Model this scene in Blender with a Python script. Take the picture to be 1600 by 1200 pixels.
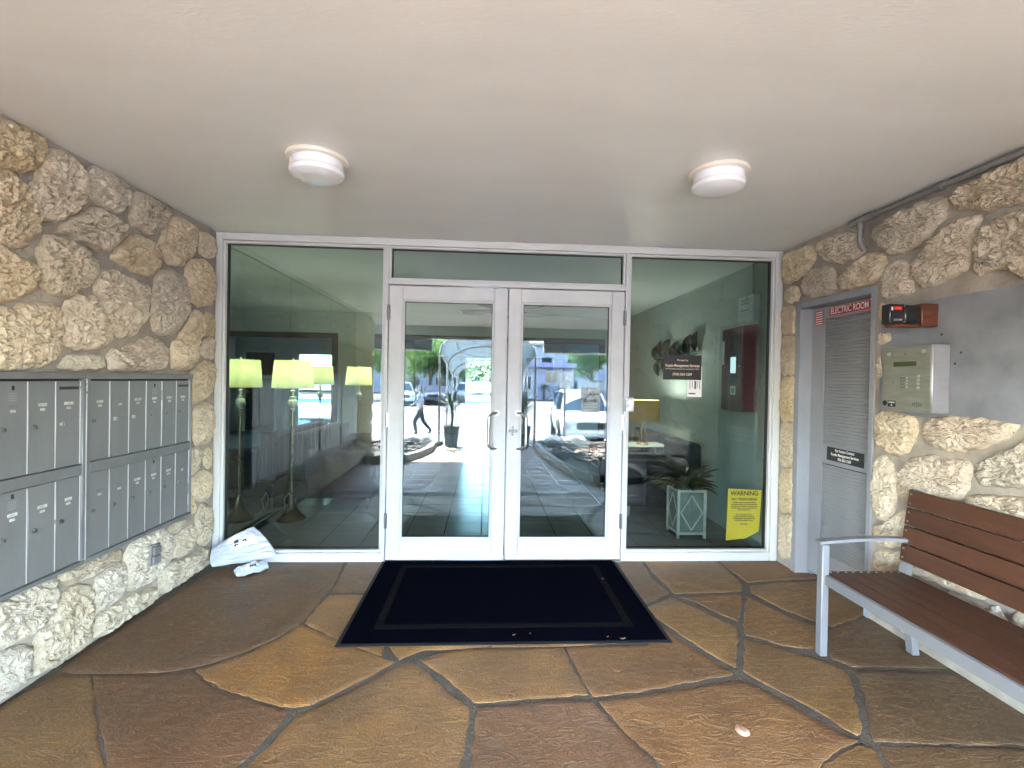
import bpy, bmesh, math, random
from mathutils import Vector, Matrix, noise

# ------------------------------------------------------------------ camera, sky, sun, exposure
scene = bpy.context.scene
for o in list(bpy.data.objects):
    bpy.data.objects.remove(o)
C = scene.collection
R = math.radians

cam_data = bpy.data.cameras.new('camera')
cam_data.sensor_width = 36.0
cam_data.lens = 750.0 / 1600.0 * 36.0
cam_data.clip_start = 0.02
cam_data.clip_end = 1000.0
cam = bpy.data.objects.new('camera', cam_data)
C.objects.link(cam)
_r = Vector((0.99823835, -0.05640824, 0.01839328))
_u = Vector((-0.01787325, 0.00970986, 0.99979311))
_f = Vector((0.05657516, 0.99836057, -0.00868455))
_m = Matrix((_r, _u, -_f)).transposed().to_4x4()
_m.translation = Vector((-0.0615, -3.7693, 1.4228))
cam.matrix_world = _m
scene.camera = cam

SUN_ELEV, SUN_AZ = R(45.0), R(203.0)      # azimuth measured from +Y towards +X
world = bpy.data.worlds.new('World')
scene.world = world
world.use_nodes = True
wn = world.node_tree
sky = wn.nodes.new('ShaderNodeTexSky')
sky.sky_type = 'NISHITA'
sky.sun_disc = False
sky.sun_elevation = SUN_ELEV
sky.sun_rotation = SUN_AZ
sky.air_density = 1.0
sky.dust_density = 0.6
wn.links.new(sky.outputs[0], wn.nodes['Background'].inputs[0])
wn.nodes['Background'].inputs[1].default_value = 0.15

sun_data = bpy.data.lights.new('sun', 'SUN')
sun_data.energy = 3.8
sun_data.angle = R(0.5)
sun_data.color = (1.0, 0.985, 0.96)
sun = bpy.data.objects.new('sun', sun_data)
C.objects.link(sun)
_d = Vector((math.sin(SUN_AZ) * math.cos(SUN_ELEV), math.cos(SUN_AZ) * math.cos(SUN_ELEV), math.sin(SUN_ELEV)))
sun.rotation_euler = _d.to_track_quat('Z', 'Y').to_euler()

scene.view_settings.view_transform = 'Standard'
scene.view_settings.look = 'None'
scene.view_settings.gamma = 1.0
scene.view_settings.exposure = 5.95
scene.view_settings.use_curve_mapping = False
scene.render.engine = 'CYCLES'
scene.cycles.max_bounces = 14
scene.cycles.diffuse_bounces = 7
scene.cycles.glossy_bounces = 6
scene.cycles.transparent_max_bounces = 16
scene.cycles.caustics_reflective = False
scene.cycles.caustics_refractive = False
scene.cycles.sample_clamp_indirect = 4.0
scene.cycles.adaptive_threshold = 0.006

# ------------------------------------------------------------------ helpers
def tag(o, label=None, cat=None, group=None, kind=None):
    if label: o['label'] = label
    if cat: o['category'] = cat
    if group: o['group'] = group
    if kind: o['kind'] = kind
    return o

def empty(name, loc, label=None, cat=None, group=None):
    o = bpy.data.objects.new(name, None)
    o.empty_display_size = 0.1
    C.objects.link(o)
    o.location = loc
    return tag(o, label, cat, group)

def attach(o, parent):
    if parent is not None:
        o.parent = parent
        if parent.type == 'EMPTY' and parent.parent is None:
            o.matrix_parent_inverse = Matrix.Translation(-parent.location)
    return o

def obj(name, bm, material, parent=None, smooth=None):
    """world-space bmesh -> one mesh object"""
    me = bpy.data.meshes.new(name)
    bm.normal_update()
    bm.to_mesh(me)
    bm.free()
    if smooth is not None:
        me.polygons.foreach_set('use_smooth', [True] * len(me.polygons))
        me.set_sharp_from_angle(angle=R(smooth))
    mats = material if isinstance(material, (list, tuple)) else [material]
    for m in mats:
        me.materials.append(m)
    o = bpy.data.objects.new(name, me)
    C.objects.link(o)
    return attach(o, parent)

def inst(name, mesh, parent=None, loc=(0, 0, 0), rot=(0, 0, 0), scale=(1, 1, 1)):
    o = bpy.data.objects.new(name, mesh)
    C.objects.link(o)
    o.location = loc; o.rotation_euler = rot; o.scale = scale
    return attach(o, parent)

def copy_tree(src, loc, rotz=None, label=None, parent=None):
    c = src.copy(); C.objects.link(c)
    if parent is None:
        c.location = loc
        if rotz is not None: c.rotation_euler = (0, 0, rotz)
        if label: c['label'] = label
    else:
        c.parent = parent
        c.matrix_parent_inverse = src.matrix_parent_inverse.copy()
    for ch in [x for x in bpy.data.objects if x.parent == src]:
        copy_tree(ch, None, parent=c)
    return c

def B(): return bmesh.new()

def box(bm, x0, x1, y0, y1, z0, z1, bev=0.0, M=None, mi=0):
    vs = [bm.verts.new((x, y, z)) for z in (z0, z1) for y in (y0, y1) for x in (x0, x1)]
    fs = [bm.faces.new([vs[i] for i in f]) for f in ((0, 2, 3, 1), (4, 5, 7, 6), (0, 1, 5, 4), (2, 6, 7, 3), (0, 4, 6, 2), (1, 3, 7, 5))]
    for f in fs: f.material_index = mi
    if M is not None:
        for v in vs: v.co = M @ v.co
    if bev > 0:
        es = list({e for f in fs for e in f.edges})
        bmesh.ops.bevel(bm, geom=es, offset=bev, segments=1, affect='EDGES')
    return bm

def bxo(name, x0, x1, y0, y1, z0, z1, material, parent=None, bev=0.0, M=None):
    return obj(name, box(B(), x0, x1, y0, y1, z0, z1, bev, M), material, parent, smooth=40 if bev else None)

def tube(bm, pts, rad, seg=10, closed_ends=True):
    """sweep a circle along points; rad: number or list"""
    pts = [Vector(p) for p in pts]
    n = len(pts)
    rads = rad if isinstance(rad, (list, tuple)) else [rad] * n
    rings = []
    prev = None
    for i, p in enumerate(pts):
        if i == 0: t = pts[1] - pts[0]
        elif i == n - 1: t = pts[-1] - pts[-2]
        else: t = (pts[i + 1] - pts[i]).normalized() + (pts[i] - pts[i - 1]).normalized()
        t.normalize()
        if prev is None:
            a = Vector((0, 0, 1)) if abs(t.z) < 0.9 else Vector((1, 0, 0))
            s = t.cross(a).normalized()
        else:
            s = (prev - t * prev.dot(t)).normalized()
        prev = s
        b = t.cross(s)
        rings.append([bm.verts.new(p + (s * math.cos(2 * math.pi * k / seg) + b * math.sin(2 * math.pi * k / seg)) * rads[i]) for k in range(seg)])
    for a, b in zip(rings, rings[1:]):
        for k in range(seg):
            bm.faces.new((a[k], b[k], b[(k + 1) % seg], a[(k + 1) % seg]))
    if closed_ends:
        bm.faces.new(rings[0]); bm.faces.new(list(reversed(rings[-1])))
    return bm

def lathe(bm, prof, cx, cy, seg=32, sx=1.0, sy=1.0):
    """prof: list of (r, z)"""
    rings = []
    for r, z in prof:
        if r < 1e-5:
            rings.append([bm.verts.new((cx, cy, z))])
        else:
            rings.append([bm.verts.new((cx + sx * r * math.cos(2 * math.pi * k / seg), cy + sy * r * math.sin(2 * math.pi * k / seg), z)) for k in range(seg)])
    for a, b in zip(rings, rings[1:]):
        for k in range(seg):
            k2 = (k + 1) % seg
            if len(a) == 1 and len(b) == 1: continue
            if len(a) == 1: bm.faces.new((a[0], b[k], b[k2]))
            elif len(b) == 1: bm.faces.new((a[k], b[0], a[k2]))
            else: bm.faces.new((a[k], b[k], b[k2], a[k2]))
    return bm

def prism(bm, poly, f0, f1):
    """poly of 2D points; f0/f1 map a 2D point to 3D for both caps"""
    a = [bm.verts.new(f0(*p)) for p in poly]
    b = [bm.verts.new(f1(*p)) for p in poly]
    bm.faces.new(list(reversed(a))); bm.faces.new(b)
    n = len(poly)
    for i in range(n):
        bm.faces.new((a[i], a[(i + 1) % n], b[(i + 1) % n], b[i]))
    return bm

def area(poly):
    return 0.5 * sum(poly[i][0] * poly[(i + 1) % len(poly)][1] - poly[(i + 1) % len(poly)][0] * poly[i][1] for i in range(len(poly)))

def chaikin(poly, it=2):
    for _ in range(it):
        q = []
        for i in range(len(poly)):
            a, b = poly[i], poly[(i + 1) % len(poly)]
            q.append((0.75 * a[0] + 0.25 * b[0], 0.75 * a[1] + 0.25 * b[1]))
            q.append((0.25 * a[0] + 0.75 * b[0], 0.25 * a[1] + 0.75 * b[1]))
        poly = q
    return poly

def resample(poly, n):
    L = [0.0]
    m = len(poly)
    for i in range(m):
        a, b = poly[i], poly[(i + 1) % m]
        L.append(L[-1] + math.hypot(b[0] - a[0], b[1] - a[1]))
    out = []; j = 0
    for k in range(n):
        t = L[-1] * k / n
        while L[j + 1] < t: j += 1
        a, b = poly[j % m], poly[(j + 1) % m]
        f = (t - L[j]) / max(1e-9, L[j + 1] - L[j])
        out.append((a[0] + (b[0] - a[0]) * f, a[1] + (b[1] - a[1]) * f))
    return out

def inset(poly, d):
    """move every point of a counter-clockwise loop inwards"""
    n = len(poly); out = []
    for i in range(n):
        a, p, b = poly[i - 1], poly[i], poly[(i + 1) % n]
        tx, ty = b[0] - a[0], b[1] - a[1]
        l = math.hypot(tx, ty) or 1.0
        out.append((p[0] - ty / l * d, p[1] + tx / l * d))
    return out

def worm(u, v, f, seed):
    """lumpy, creased relief: rounded knobs parted by narrow furrows"""
    p = Vector((u * f, v * f * 0.9, seed))
    w = p + noise.noise_vector(p * 0.5) * 1.25
    a = min(1.0, abs(noise.noise(w)) * 2.6) ** 0.6
    b = min(1.0, abs(noise.noise(w * 2.05 + Vector((7, 3, 1)))) * 2.4) ** 0.7
    return a * 0.70 + b * 0.34 + noise.noise(p * 0.22) * 0.5 - 0.54

def pillow(poly, to3d, N, RN, h, relief, freq, seed, gap, rnd=2, edge=6.0, sink=0.02, jit=0.0, power=0.5):
    """a rounded, rough-faced stone over a 2D outline"""
    if area(poly) < 0: poly = list(reversed(poly))
    loop = inset(resample(chaikin(poly, rnd), N), gap)
    if jit:
        loop = [(x + noise.noise(Vector((x * 22, y * 22, seed + 3))) * jit, y + noise.noise(Vector((x * 22, y * 22, seed + 9))) * jit) for x, y in loop]
    A = area(loop)
    cx = sum((loop[i][0] + loop[(i + 1) % N][0]) * (loop[i][0] * loop[(i + 1) % N][1] - loop[(i + 1) % N][0] * loop[i][1]) for i in range(N)) / (6 * A)
    cy = sum((loop[i][1] + loop[(i + 1) % N][1]) * (loop[i][0] * loop[(i + 1) % N][1] - loop[(i + 1) % N][0] * loop[i][1]) for i in range(N)) / (6 * A)
    bm = B()
    rings = [[bm.verts.new(to3d(x, y, -sink)) for x, y in loop]]
    for k in range(RN):
        s = 1.0 - (k / RN) ** 1.15 if k else 1.0
        ring = []
        for x, y in loop:
            u, v = cx + (x - cx) * s, cy + (y - cy) * s
            m = min(1.0, (1 - s) * 5.0)
            w = h * max(0.0, 1 - s ** edge) ** power + relief * m * worm(u, v, freq, seed)
            ring.append(bm.verts.new(to3d(u, v, w)))
        rings.append(ring)
    top = bm.verts.new(to3d(cx, cy, h + relief * worm(cx, cy, freq, seed)))
    for a, b in zip(rings, rings[1:]):
        for k in range(N):
            bm.faces.new((a[k], a[(k + 1) % N], b[(k + 1) % N], b[k]))
    for k in range(N):
        bm.faces.new((rings[-1][k], rings[-1][(k + 1) % N], top))
    return bm

def voronoi(seeds, bounds):
    """cells of 2D seeds clipped to a rectangle"""
    x0, x1, y0, y1 = bounds
    cells = []
    for i, s in enumerate(seeds):
        poly = [(x0, y0), (x1, y0), (x1, y1), (x0, y1)]
        for j, t in enumerate(seeds):
            if i == j or abs(s[0] - t[0]) + abs(s[1] - t[1]) > 4: continue
            mx, my = (s[0] + t[0]) / 2, (s[1] + t[1]) / 2
            nx, ny = t[0] - s[0], t[1] - s[1]
            out = []
            for k in range(len(poly)):
                a, b = poly[k], poly[(k + 1) % len(poly)]
                da = (a[0] - mx) * nx + (a[1] - my) * ny
                db = (b[0] - mx) * nx + (b[1] - my) * ny
                if da <= 0: out.append(a)
                if (da < 0) != (db < 0) and da != db:
                    f = da / (da - db)
                    out.append((a[0] + (b[0] - a[0]) * f, a[1] + (b[1] - a[1]) * f))
            poly = out
            if len(poly) < 3: break
        cells.append(poly)
    return cells

# ------------------------------------------------------------------ materials
def mat(name, col, rough=0.6, metal=0.0, var=0.12, vscale=4.0, bump=0.0, bscale=60.0, spec=0.5, coat=0.0, rvar=0.1, col2=None, rnd=0.0, detail=6.0, stretch=None, bdist=0.01, world=False):
    m = bpy.data.materials.new(name); m.use_nodes = True
    nt = m.node_tree; bs = nt.nodes['Principled BSDF']
    tc = nt.nodes.new('ShaderNodeTexCoord')
    src = tc.outputs['Object']
    if world: src = nt.nodes.new('ShaderNodeNewGeometry').outputs['Position']
    if stretch:
        mp = nt.nodes.new('ShaderNodeMapping'); mp.inputs['Scale'].default_value = stretch
        nt.links.new(src, mp.inputs[0]); src = mp.outputs[0]
    nz = nt.nodes.new('ShaderNodeTexNoise'); nz.inputs['Scale'].default_value = vscale; nz.inputs['Detail'].default_value = detail
    nt.links.new(src, nz.inputs['Vector'])
    mx = nt.nodes.new('ShaderNodeMix'); mx.data_type = 'RGBA'
    c2 = col2 if col2 else tuple(min(1.0, c * (1 + var)) for c in col)
    c1 = col if col2 else tuple(c * (1 - var) for c in col)
    mx.inputs[6].default_value = (*c1, 1); mx.inputs[7].default_value = (*c2, 1)
    cr = nt.nodes.new('ShaderNodeMapRange'); cr.inputs[1].default_value = 0.3; cr.inputs[2].default_value = 0.7
    nt.links.new(nz.outputs[0], cr.inputs[0]); nt.links.new(cr.outputs[0], mx.inputs[0])
    out = mx.outputs[2]
    if rnd:
        oi = nt.nodes.new('ShaderNodeObjectInfo')
        hs = nt.nodes.new('ShaderNodeHueSaturation')
        mr = nt.nodes.new('ShaderNodeMapRange'); mr.inputs[3].default_value = 1 - rnd; mr.inputs[4].default_value = 1 + rnd
        nt.links.new(oi.outputs['Random'], mr.inputs[0]); nt.links.new(mr.outputs[0], hs.inputs['Value']); nt.links.new(out, hs.inputs['Color']); out = hs.outputs[0]
    nt.links.new(out, bs.inputs['Base Color'])
    bs.inputs['Metallic'].default_value = metal
    bs.inputs['Specular IOR Level'].default_value = spec
    bs.inputs['Coat Weight'].default_value = coat
    rr = nt.nodes.new('ShaderNodeMapRange'); rr.inputs[3].default_value = max(0.02, rough - rvar); rr.inputs[4].default_value = min(1.0, rough + rvar)
    nt.links.new(nz.outputs[0], rr.inputs[0]); nt.links.new(rr.outputs[0], bs.inputs['Roughness'])
    if bump:
        n2 = nt.nodes.new('ShaderNodeTexNoise'); n2.inputs['Scale'].default_value = bscale; n2.inputs['Detail'].default_value = 5
        nt.links.new(src, n2.inputs['Vector'])
        bp = nt.nodes.new('ShaderNodeBump'); bp.inputs['Strength'].default_value = bump; bp.inputs['Distance'].default_value = bdist
        nt.links.new(n2.outputs[0], bp.inputs['Height']); nt.links.new(bp.outputs[0], bs.inputs['Normal'])
    m['_'] = 1
    return m

def emit_mat(name, col, strength):
    m = bpy.data.materials.new(name); m.use_nodes = True
    bs = m.node_tree.nodes['Principled BSDF']
    bs.inputs['Base Color'].default_value = (*col, 1)
    bs.inputs['Emission Color'].default_value = (*col, 1); bs.inputs['Emission Strength'].default_value = strength
    return m

def glass_mat(name, tint, ior):
    """thin window glass: tinted see-through mixed with a sharp reflection by Fresnel"""
    m = bpy.data.materials.new(name); m.use_nodes = True
    nt = m.node_tree; nt.nodes.clear()
    out = nt.nodes.new('ShaderNodeOutputMaterial')
    tr = nt.nodes.new('ShaderNodeBsdfTransparent'); tr.inputs[0].default_value = (*tint, 1)
    gl = nt.nodes.new('ShaderNodeBsdfGlossy'); gl.inputs['Roughness'].default_value = 0.0; gl.inputs['Color'].default_value = (0.95, 0.98, 1.0, 1)
    fr = nt.nodes.new('ShaderNodeFresnel'); fr.inputs[0].default_value = ior
    # both faces of a pane are first surfaces: undo the inside flip of the Fresnel node
    ge = nt.nodes.new('ShaderNodeNewGeometry')
    mi = nt.nodes.new('ShaderNodeMix'); mi.data_type = 'FLOAT'
    mi.inputs[2].default_value = ior; mi.inputs[3].default_value = 1.0 / ior
    nt.links.new(ge.outputs['Backfacing'], mi.inputs[0]); nt.links.new(mi.outputs[0], fr.inputs[0])
    mx = nt.nodes.new('ShaderNodeMixShader')
    nt.links.new(fr.outputs[0], mx.inputs[0]); nt.links.new(tr.outputs[0], mx.inputs[1]); nt.links.new(gl.outputs[0], mx.inputs[2])
    nt.links.new(mx.outputs[0], out.inputs[0])
    return m

def shade_mat(name, col, trans=0.55):
    m = bpy.data.materials.new(name); m.use_nodes = True
    nt = m.node_tree; nt.nodes.clear()
    out = nt.nodes.new('ShaderNodeOutputMaterial')
    d = nt.nodes.new('ShaderNodeBsdfDiffuse'); d.inputs[0].default_value = (*col, 1)
    t = nt.nodes.new('ShaderNodeBsdfTranslucent'); t.inputs[0].default_value = (*col, 1)
    w = nt.nodes.new('ShaderNodeTexNoise'); w.inputs['Scale'].default_value = 300
    bp = nt.nodes.new('ShaderNodeBump'); bp.inputs['Strength'].default_value = 0.15; bp.inputs['Distance'].default_value = 0.002
    nt.links.new(w.outputs[0], bp.inputs['Height']); nt.links.new(bp.outputs[0], d.inputs['Normal'])
    mx = nt.nodes.new('ShaderNodeMixShader'); mx.inputs[0].default_value = trans
    nt.links.new(d.outputs[0], mx.inputs[1]); nt.links.new(t.outputs[0], mx.inputs[2]); nt.links.new(mx.outputs[0], out.inputs[0])
    return m

def coral_mat(name, ca, cb, cc):
    """rough coral limestone: blotched cream, ochre and pinkish tones, pitted"""
    m = bpy.data.materials.new(name); m.use_nodes = True
    nt = m.node_tree; N = nt.nodes; bs = N['Principled BSDF']; L = nt.links.new
    tc = N.new('ShaderNodeTexCoord'); oi = N.new('ShaderNodeObjectInfo')
    n1 = N.new('ShaderNodeTexNoise'); n1.inputs['Scale'].default_value = 9; n1.inputs['Detail'].default_value = 8; n1.inputs['Distortion'].default_value = 1.2
    n2 = N.new('ShaderNodeTexNoise'); n2.inputs['Scale'].default_value = 48; n2.inputs['Detail'].default_value = 6; n2.inputs['Distortion'].default_value = 2.0
    n3 = N.new('ShaderNodeTexNoise'); n3.inputs['Scale'].default_value = 150; n3.inputs['Detail'].default_value = 4
    for n in (n1, n2, n3): L(tc.outputs['Object'], n.inputs['Vector'])
    r0 = N.new('ShaderNodeValToRGB')
    r0.color_ramp.elements[0].color = (*ca, 1); r0.color_ramp.elements[0].position = 0.32
    r0.color_ramp.elements[1].color = (*cb, 1); r0.color_ramp.elements[1].position = 0.68
    L(n1.outputs[0], r0.inputs[0])
    mx = N.new('ShaderNodeMix'); mx.data_type = 'RGBA'; mx.inputs[7].default_value = (*cc, 1)
    mr = N.new('ShaderNodeMapRange'); mr.inputs[1].default_value = 0.56; mr.inputs[2].default_value = 0.74; mr.inputs[4].default_value = 0.75
    L(n2.outputs[0], mr.inputs[0]); L(mr.outputs[0], mx.inputs[0]); L(r0.outputs[0], mx.inputs[6])
    hs = N.new('ShaderNodeHueSaturation')
    a = N.new('ShaderNodeMapRange'); a.inputs[3].default_value = 0.90; a.inputs[4].default_value = 1.10
    b = N.new('ShaderNodeMapRange'); b.inputs[3].default_value = 0.8; b.inputs[4].default_value = 1.12
    fr = N.new('ShaderNodeMath'); fr.operation = 'MULTIPLY'; fr.inputs[1].default_value = 7.31
    fr2 = N.new('ShaderNodeMath'); fr2.operation = 'FRACT'
    L(oi.outputs['Random'], fr.inputs[0]); L(fr.outputs[0], fr2.inputs[0])
    L(oi.outputs['Random'], a.inputs[0]); L(fr2.outputs[0], b.inputs[0])
    L(a.outputs[0], hs.inputs['Value']); L(b.outputs[0], hs.inputs['Saturation']); L(mx.outputs[2], hs.inputs['Color'])
    L(hs.outputs[0], bs.inputs['Base Color'])
    bs.inputs['Roughness'].default_value = 0.85; bs.inputs['Specular IOR Level'].default_value = 0.25
    add = N.new('ShaderNodeMath'); add.operation = 'MULTIPLY_ADD'; add.inputs[1].default_value = 0.35
    L(n3.outputs[0], add.inputs[0]); L(n2.outputs[0], add.inputs[2])
    bp = N.new('ShaderNodeBump'); bp.inputs['Strength'].default_value = 0.8; bp.inputs['Distance'].default_value = 0.018
    L(add.outputs[0], bp.inputs['Height']); L(bp.outputs[0], bs.inputs['Normal'])
    return m

def flag_mat(name, col, col2):
    """cleft, sealed flagstone"""
    m = bpy.data.materials.new(name); m.use_nodes = True
    nt = m.node_tree; N = nt.nodes; bs = N['Principled BSDF']; L = nt.links.new
    tc = N.new('ShaderNodeTexCoord')
    mp = N.new('ShaderNodeMapping'); mp.inputs['Rotation'].default_value = (0, 0, R(28)); mp.inputs['Scale'].default_value = (1.0, 2.6, 1.0)
    L(tc.outputs['Object'], mp.inputs[0])
    n1 = N.new('ShaderNodeTexNoise'); n1.inputs['Scale'].default_value = 3.2; n1.inputs['Detail'].default_value = 9; n1.inputs['Roughness'].default_value = 0.62; n1.inputs['Distortion'].default_value = 0.9
    n2 = N.new('ShaderNodeTexNoise'); n2.inputs['Scale'].default_value = 7; n2.inputs['Detail'].default_value = 10; n2.inputs['Distortion'].default_value = 1.6; n2.inputs['Roughness'].default_value = 0.55
    n3 = N.new('ShaderNodeTexNoise'); n3.inputs['Scale'].default_value = 130; n3.inputs['Detail'].default_value = 3
    L(tc.outputs['Object'], n1.inputs['Vector']); L(mp.outputs[0], n2.inputs['Vector']); L(tc.outputs['Object'], n3.inputs['Vector'])
    r0 = N.new('ShaderNodeValToRGB')
    r0.color_ramp.elements[0].color = (*col, 1); r0.color_ramp.elements[0].position = 0.36
    r0.color_ramp.elements[1].color = (*col2, 1); r0.color_ramp.elements[1].position = 0.66
    L(n1.outputs[0], r0.inputs[0])
    hs = N.new('ShaderNodeHueSaturation'); mr = N.new('ShaderNodeMapRange'); mr.inputs[1].default_value = 0.3; mr.inputs[2].default_value = 0.75; mr.inputs[3].default_value = 0.58; mr.inputs[4].default_value = 1.46
    L(n3.outputs[0], mr.inputs[0]); n4 = N.new('ShaderNodeTexNoise'); n4.inputs['Scale'].default_value = 1.7; n4.inputs['Detail'].default_value = 7; n4.inputs['Distortion'].default_value = 0.6
    L(tc.outputs['Object'], n4.inputs['Vector'])
    st = N.new('ShaderNodeMapRange'); st.inputs[1].default_value = 0.42; st.inputs[2].default_value = 0.68; st.inputs[4].default_value = 0.62
    L(n4.outputs[0], st.inputs[0])
    sx = N.new('ShaderNodeMix'); sx.data_type = 'RGBA'; sx.inputs[7].default_value = (0.125, 0.070, 0.036, 1)
    L(st.outputs[0], sx.inputs[0]); L(r0.outputs[0], sx.inputs[6])
    n5 = N.new('ShaderNodeTexNoise'); n5.inputs['Scale'].default_value = 24; n5.inputs['Detail'].default_value = 6; n5.inputs['Distortion'].default_value = 1.5
    L(mp.outputs[0], n5.inputs['Vector'])
    s5 = N.new('ShaderNodeMapRange'); s5.inputs[1].default_value = 0.58; s5.inputs[2].default_value = 0.78; s5.inputs[4].default_value = 0.5
    L(n5.outputs[0], s5.inputs[0])
    sy = N.new('ShaderNodeMix'); sy.data_type = 'RGBA'; sy.inputs[7].default_value = (0.42, 0.28, 0.15, 1)
    L(s5.outputs[0], sy.inputs[0]); L(sx.outputs[2], sy.inputs[6])
    L(mr.outputs[0], hs.inputs['Value']); L(sy.outputs[2], hs.inputs['Color']); L(hs.outputs[0], bs.inputs['Base Color'])
    rr = N.new('ShaderNodeMapRange'); rr.inputs[1].default_value = 0.3; rr.inputs[2].default_value = 0.7; rr.inputs[3].default_value = 0.38; rr.inputs[4].default_value = 0.62
    L(n1.outputs[0], rr.inputs[0]); L(rr.outputs[0], bs.inputs['Roughness'])
    bs.inputs['Specular IOR Level'].default_value = 0.45
    # ledges: a stepped version of the stretched noise
    q = N.new('ShaderNodeMath'); q.operation = 'MULTIPLY'; q.inputs[1].default_value = 7.0
    fl = N.new('ShaderNodeMath'); fl.operation = 'PINGPONG'; fl.inputs[1].default_value = 1.0
    L(n2.outputs[0], q.inputs[0]); L(q.outputs[0], fl.inputs[0])
    sm = N.new('ShaderNodeMath'); sm.operation = 'POWER'; sm.inputs[1].default_value = 3.0
    L(fl.outputs[0], sm.inputs[0])
    ad = N.new('ShaderNodeMath'); ad.operation = 'MULTIPLY_ADD'; ad.inputs[1].default_value = 0.4
    L(sm.outputs[0], ad.inputs[0]); L(n2.outputs[0], ad.inputs[2])
    ad2 = N.new('ShaderNodeMath'); ad2.operation = 'MULTIPLY_ADD'; ad2.inputs[1].default_value = 0.22
    L(n3.outputs[0], ad2.inputs[0]); L(ad.outputs[0], ad2.inputs[2])
    bp = N.new('ShaderNodeBump'); bp.inputs['Strength'].default_value = 0.62; bp.inputs['Distance'].default_value = 0.014
    L(ad2.outputs[0], bp.inputs['Height']); L(bp.outputs[0], bs.inputs['Normal'])
    return m

def text(name, s, size, loc, rot, material, parent, align='CENTER', bold=0.0, sx=1.0):
    cu = bpy.data.curves.new(name, 'FONT')
    cu.body = s; cu.size = size; cu.align_x = align; cu.align_y = 'CENTER'; cu.offset = bold; cu.extrude = 0.0004
    t = bpy.data.objects.new(name, cu)
    me = bpy.data.meshes.new_from_object(t)
    bpy.data.objects.remove(t)
    me.materials.append(material)
    M = Matrix.Translation(Vector(loc)) @ Matrix.Rotation(rot[2], 4, 'Z') @ Matrix.Rotation(rot[1], 4, 'Y') @ Matrix.Rotation(rot[0], 4, 'X') @ Matrix.Diagonal((sx, 1, 1, 1))
    me.transform(M)
    o = bpy.data.objects.new(name, me); C.objects.link(o)
    return attach(o, parent)

FACE_IN = (math.pi / 2, 0, 0)                   # faces the viewer (-Y)
FACE_LEFT = (math.pi / 2, 0, -math.pi / 2)      # on the right-hand wall, faces -X
FACE_RIGHT = (math.pi / 2, 0, math.pi / 2)      # on the left-hand wall, faces +X

M = {}
M['ceiling'] = mat('painted_plaster', (0.745, 0.77, 0.785), 0.5, var=0.028, vscale=1.6, stretch=(1.0, 3.0, 1.0), bump=0.22, bscale=40, bdist=0.004)
M['mortar'] = mat('grey_mortar', (0.345, 0.31, 0.265), 0.9, var=0.22, vscale=7, bump=0.6, bscale=55, bdist=0.008)
M['coral'] = coral_mat('coral_stone', (0.58, 0.48, 0.34), (0.76, 0.67, 0.52), (0.36, 0.26, 0.16))
M['coral_pale'] = coral_mat('pale_coral_stone', (0.50, 0.435, 0.33), (0.67, 0.605, 0.49), (0.31, 0.235, 0.16))
M['coral_warm'] = coral_mat('ochre_coral_stone', (0.57, 0.455, 0.295), (0.75, 0.64, 0.455), (0.36, 0.25, 0.145))
M['coral_pink'] = coral_mat('pinkish_coral_stone', (0.55, 0.45, 0.33), (0.73, 0.63, 0.50), (0.34, 0.235, 0.155))
M['joint'] = mat('floor_joint', (0.098, 0.080, 0.060), 0.85, var=0.25, vscale=12, bump=0.6, bscale=90)
M['white_metal'] = mat('white_powder_coat', (0.57, 0.58, 0.58), 0.38, var=0.025, vscale=2.5, bump=0.04, bscale=300, bdist=0.002)
M['white_scuff'] = mat('white_scuffed_paint', (0.555, 0.565, 0.565), 0.42, var=0.07, vscale=6, bump=0.05, bscale=200, bdist=0.002)
M['steel'] = mat('brushed_steel', (0.56, 0.55, 0.52), 0.32, metal=1.0, var=0.08, vscale=20)
M['dark_steel'] = mat('dark_hinge_steel', (0.22, 0.22, 0.22), 0.4, metal=0.8)
M['rubber'] = mat('black_rubber', (0.02, 0.02, 0.021), 0.7)
M['glass'] = glass_mat('green_tinted_glass', (0.695, 0.768, 0.752), 1.68)
M['clear_glass'] = glass_mat('clear_glass', (0.95, 0.97, 0.97), 1.5)
M['alu'] = mat('brushed_aluminium_grey', (0.215, 0.22, 0.225), 0.45, metal=0.25, var=0.06, vscale=3, stretch=(1, 6, 1), bump=0.03, bscale=120)
M['alu_frame'] = mat('aluminium_frame', (0.20, 0.205, 0.21), 0.45, metal=0.3, var=0.1, vscale=9)
M['alu_edge'] = mat('bright_aluminium_edge', (0.78, 0.78, 0.80), 0.3, metal=0.6)
M['paper'] = mat('white_paper', (0.78, 0.77, 0.74), 0.7, var=0.05)
M['label'] = mat('worn_label_paper', (0.50, 0.50, 0.48), 0.7, var=0.25, vscale=30)
M['ink'] = mat('black_ink', (0.015, 0.015, 0.015), 0.6)
M['black'] = mat('black_plastic', (0.012, 0.012, 0.013), 0.35)
M['black_gap'] = mat('dark_cavity', (0.02, 0.02, 0.02), 0.9)
M['dome'] = mat('opal_plastic', (0.82, 0.86, 0.93), 0.25, var=0.01)
M['dome_base'] = mat('cream_metal', (0.78, 0.74, 0.66), 0.4, var=0.03)
M['door_grey'] = mat('grey_painted_metal', (0.285, 0.30, 0.335), 0.5, var=0.08, vscale=5, bump=0.08, bscale=160, bdist=0.003)
M['louver'] = mat('grey_painted_louvre', (0.30, 0.315, 0.34), 0.55, var=0.08, vscale=5)
M['plate_grey'] = mat('grey_painted_plate', (0.215, 0.228, 0.258), 0.55, var=0.22, vscale=6, bump=0.1, bscale=60)
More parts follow.
